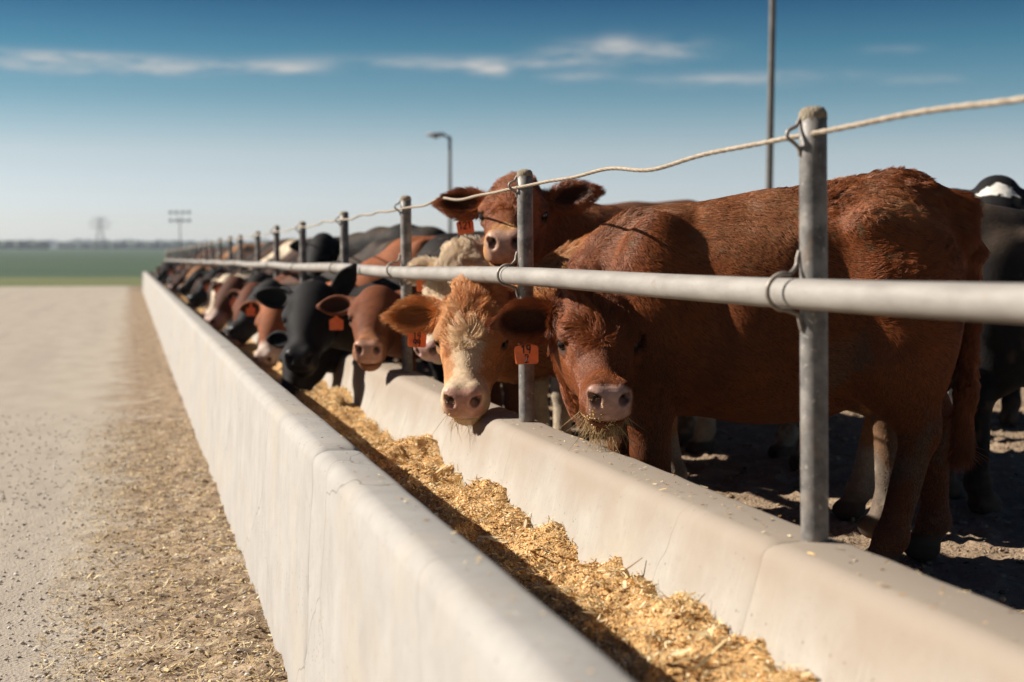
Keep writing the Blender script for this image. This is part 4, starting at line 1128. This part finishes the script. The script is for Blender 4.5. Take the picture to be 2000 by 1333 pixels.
y = 14.3; g_ = random.Random(3); seq = [2, 0, 3, 0, 0, 2, 0, 3, 0, 0, 2, 0, 1, 0, 0, 2, 0, 0, 4, 0]
i = 0
while y < BUNK_END - 1:
    far_cow((2.44 + g_.uniform(-.12, .22), y, PEN_Z), (-1, g_.uniform(-.45, .35)), g_.choice([0, 1, 1, 3, 4, 5]), seq[i % 20] if g_.random() < .8 else g_.choice([0, 1, 2]), g_.uniform(.92, 1.1), True)
    y += g_.uniform(.62, .88) if y < 30 else g_.uniform(.9, 1.3); i += 1
# a loose second rank in the pen
for (x, yy, hx, hy, ps, hu) in [(3.9, 13.6, -.8, .5, 2, 2), (4.3, 16.0, .9, .3, 2, 1), (3.9, 18.5, -.9, -.3, 2, 0), (4.6, 21, -.6, .7, 2, 1), (4.0, 25, -.9, .2, 2, 2), (4.4, 30, .7, .6, 2, 0), (4.2, 37, -.8, .5, 2, 1), (6.6, 8.6, .9, .4, 2, 0), (7.6, 11, -.7, .7, 2, 1)]:
    nm, coat, mz = HUES[hu]
    far_cow((x, yy, PEN_Z), (hx, hy), ps, hu, 1.03, True)
for o in list(COL.objects):
    if o.name.startswith('cow') and o.location.x > 3.7 and o.get('group'):
        o['group'] = 'steers standing loose in the pen'; o['label'] = o['label'].split(' ')[0] + ' steer standing loose in the pen behind the feeding row'

# ------------------------------------------------------------------ lamp poles, pylon, far trees
def lamp_pole(name, label, cat, base, top_z, r0, r1, arm=None, floods=None):
    root = empty(name, base); tag(root, label, cat)
    mb = MB(); mb.tube([(0, 0, (top_z - base.z) * t) for t in np.linspace(-.02, 1, 8)], [r0 + (r1 - r0) * t for t in np.linspace(0, 1, 8)], 16); mb.build('pole', M_GALV, root)
    h = top_z - base.z
    if arm:
        d = Vector(arm[0]); L = arm[1]
        mb = MB(); mb.tube(bent([(0, 0, h - .25), tuple(d * .3 * L + Vector((0, 0, h - .02))), tuple(d * L + Vector((0, 0, h + .08)))], 5), .05, 10); mb.build('arm', M_GALV, root)
        mb = MB(); e = d * (L + .3) + Vector((0, 0, h + .08)); mb.box(e, (.38, .16, .07), Matrix.Rotation(math.atan2(d.y, d.x), 3, 'Z')); mb.tube([e + Vector((0, 0, -.07)), e + Vector((0, 0, -.16))], [.15, .09], 14)
        mb.build('lamp_head', M_DARKSTEEL, root)
    if floods:
        mb = MB()
        for dz in floods[1]: mb.box((0, 0, h + dz), (floods[0], .03, .03), Matrix.Rotation(-.26, 3, 'Z'))
        mb.build('crossarm', M_DARKSTEEL, root)
        for dz in floods[1]:
            for sx in (-1, -.35, .35, 1):
                mb = MB(); c = Vector((sx * floods[0] * .95 * math.cos(.26), -sx * floods[0] * .95 * math.sin(.26), h + dz + .25))
                mb.tube([c + Vector((0, -.30, -.1)), c + Vector((0, -.28, -.1)), c + Vector((0, .1, 0)), c + Vector((0, .25, .02))], [.27, .28, .2, .08], 14); mb.build('floodlight', M_DARKSTEEL, root)
    return root
b = at(1500, 420, 30); b.z = PEN_Z
lamp_pole('lamp_pole', 'tall grey lamp pole rising behind the red steer and leaving the top of the frame', 'lamp pole', b, 10.5, .08, .065, ((-1, .1, 0), 1.2)).rotation_euler = (0, R(.5), 0)
b = at(879, 420, 62); t_ = at(879, 268, 62); b.z = PEN_Z
lamp_pole('lamp_pole', 'distant lamp pole with a short lamp arm in the middle of the row', 'lamp pole', b, t_.z, .085, .07, ((-1, .25, 0), .3))
b = at(352, 480, 230); t_ = at(352, 424, 230); b.z = .4
lamp_pole('floodlight_mast', 'faint floodlight mast standing beyond the end of the bunk', 'floodlight mast', b, t_.z, .10, .08, None, (1.55, (-.75, .55)))
# lattice pylon
def seg(mb, a, b_, r): mb.tube([a, b_], r, 4)
p0 = at(196, 490, 700); pz = float(terrain_z(np.array(p0.x), np.array(p0.y))); H_ = at(196, 427, 700).z - pz
root = empty('pylon', (p0.x, p0.y, pz)); tag(root, 'faint lattice power pylon on the horizon', 'pylon')
mb = MB(); lv = np.linspace(0, 1, 9)
hw = lambda t: 2.6 * (1 - t) ** 1.2 + .45
for t0, t1 in zip(lv[:-1], lv[1:]):
    for a in range(4):
        c0 = [(-1, -1), (1, -1), (1, 1), (-1, 1)][a]; c1 = [(-1, -1), (1, -1), (1, 1), (-1, 1)][(a + 1) % 4]
        q = lambda c, t: (c[0] * hw(t), c[1] * hw(t), t * H_)
        seg(mb, q(c0, t0), q(c0, t1), .16); seg(mb, q(c0, t0), q(c1, t1), .09); seg(mb, q(c1, t0), q(c0, t1), .09)
mb.build('lattice_mast', M_GALV, root)
for fz, L in ((.70, 4.6), (.84, 5.6), (.97, 3.8)):
    mb = MB()
    for sy in (-.4, .4): seg(mb, (-L, 0, fz * H_), (L, sy, fz * H_), .12)
    for sx in (-1, 1): seg(mb, (0, 0, fz * H_ + 1.4), (sx * L, 0, fz * H_), .1)
    mb.build('crossarm', M_GALV, root)

# far belts of trees: lumpy crowns, too far off to count
M_TREE = surf_mat('far_foliage', [(.3, (.040, .062, .045)), (.7, (.065, .092, .058))], .25, 6, .95, .5, 1, .3)
g = np.random.default_rng(77)
def belt(px0, px1, dist, hmin, hmax, n, name, label):
    vs, fs, off = [], [], 0
    bm = bmesh.new(); bmesh.ops.create_icosphere(bm, subdivisions=2, radius=1); bv_ = np.array([v.co[:] for v in bm.verts]); bf = np.array([[v.index for v in f.verts] for f in bm.faces]); bm.free()
    for k in range(n):
        px = g.uniform(px0, px1); d = dist * g.uniform(.95, 1.08); p = at(px, 490, d); z = float(terrain_z(np.array(p.x), np.array(p.y))); h = g.uniform(hmin, hmax); w = h * g.uniform(.5, 1.0)
        v = bv_ * (1 + (vnoise(bv_ * 1.0 + k * 3.1, 2.3, k)[:, None] - .5) * .6) * np.array([w, w, h * .55]) + np.array([p.x, p.y, z + h * .45])
        vs.append(v); fs.append(bf + off); off += len(v)
    o = mesh_obj(name, np.concatenate(vs), np.concatenate(fs), M_TREE); tag(o, label, 'trees', kind='stuff')
belt(-160, 85, 900, 3.0, 5.6, 130, 'treeline', 'dark belt of distant trees at the left horizon')
belt(118, 620, 1000, 3, 5.4, 200, 'treeline', 'low belt of distant trees behind the end of the bunk')
belt(-300, 2400, 1900, 6, 11, 500, 'treeline', 'pale farthest belt of trees along the whole horizon')

# the air over the plain
def haze():
    m = bpy.data.materials.new('haze'); m.use_nodes = True; n, l = m.node_tree.nodes, m.node_tree.links; n.clear()
    v = n.new('ShaderNodeVolumePrincipled'); v.inputs['Color'].default_value = (.80, .88, 1, 1); v.inputs['Density'].default_value = .00028; v.inputs['Density Attribute'].default_value = ''
    v.inputs['Anisotropy'].default_value = .2
    o = n.new('ShaderNodeOutputMaterial'); l.new(v.outputs[0], o.inputs['Volume'])
    mb = MB(); mb.box((0, 2300, 16), (4200, 3400, 22)); h = mb.build('haze', m, None, smooth=False); tag(h, kind='stuff')
haze()
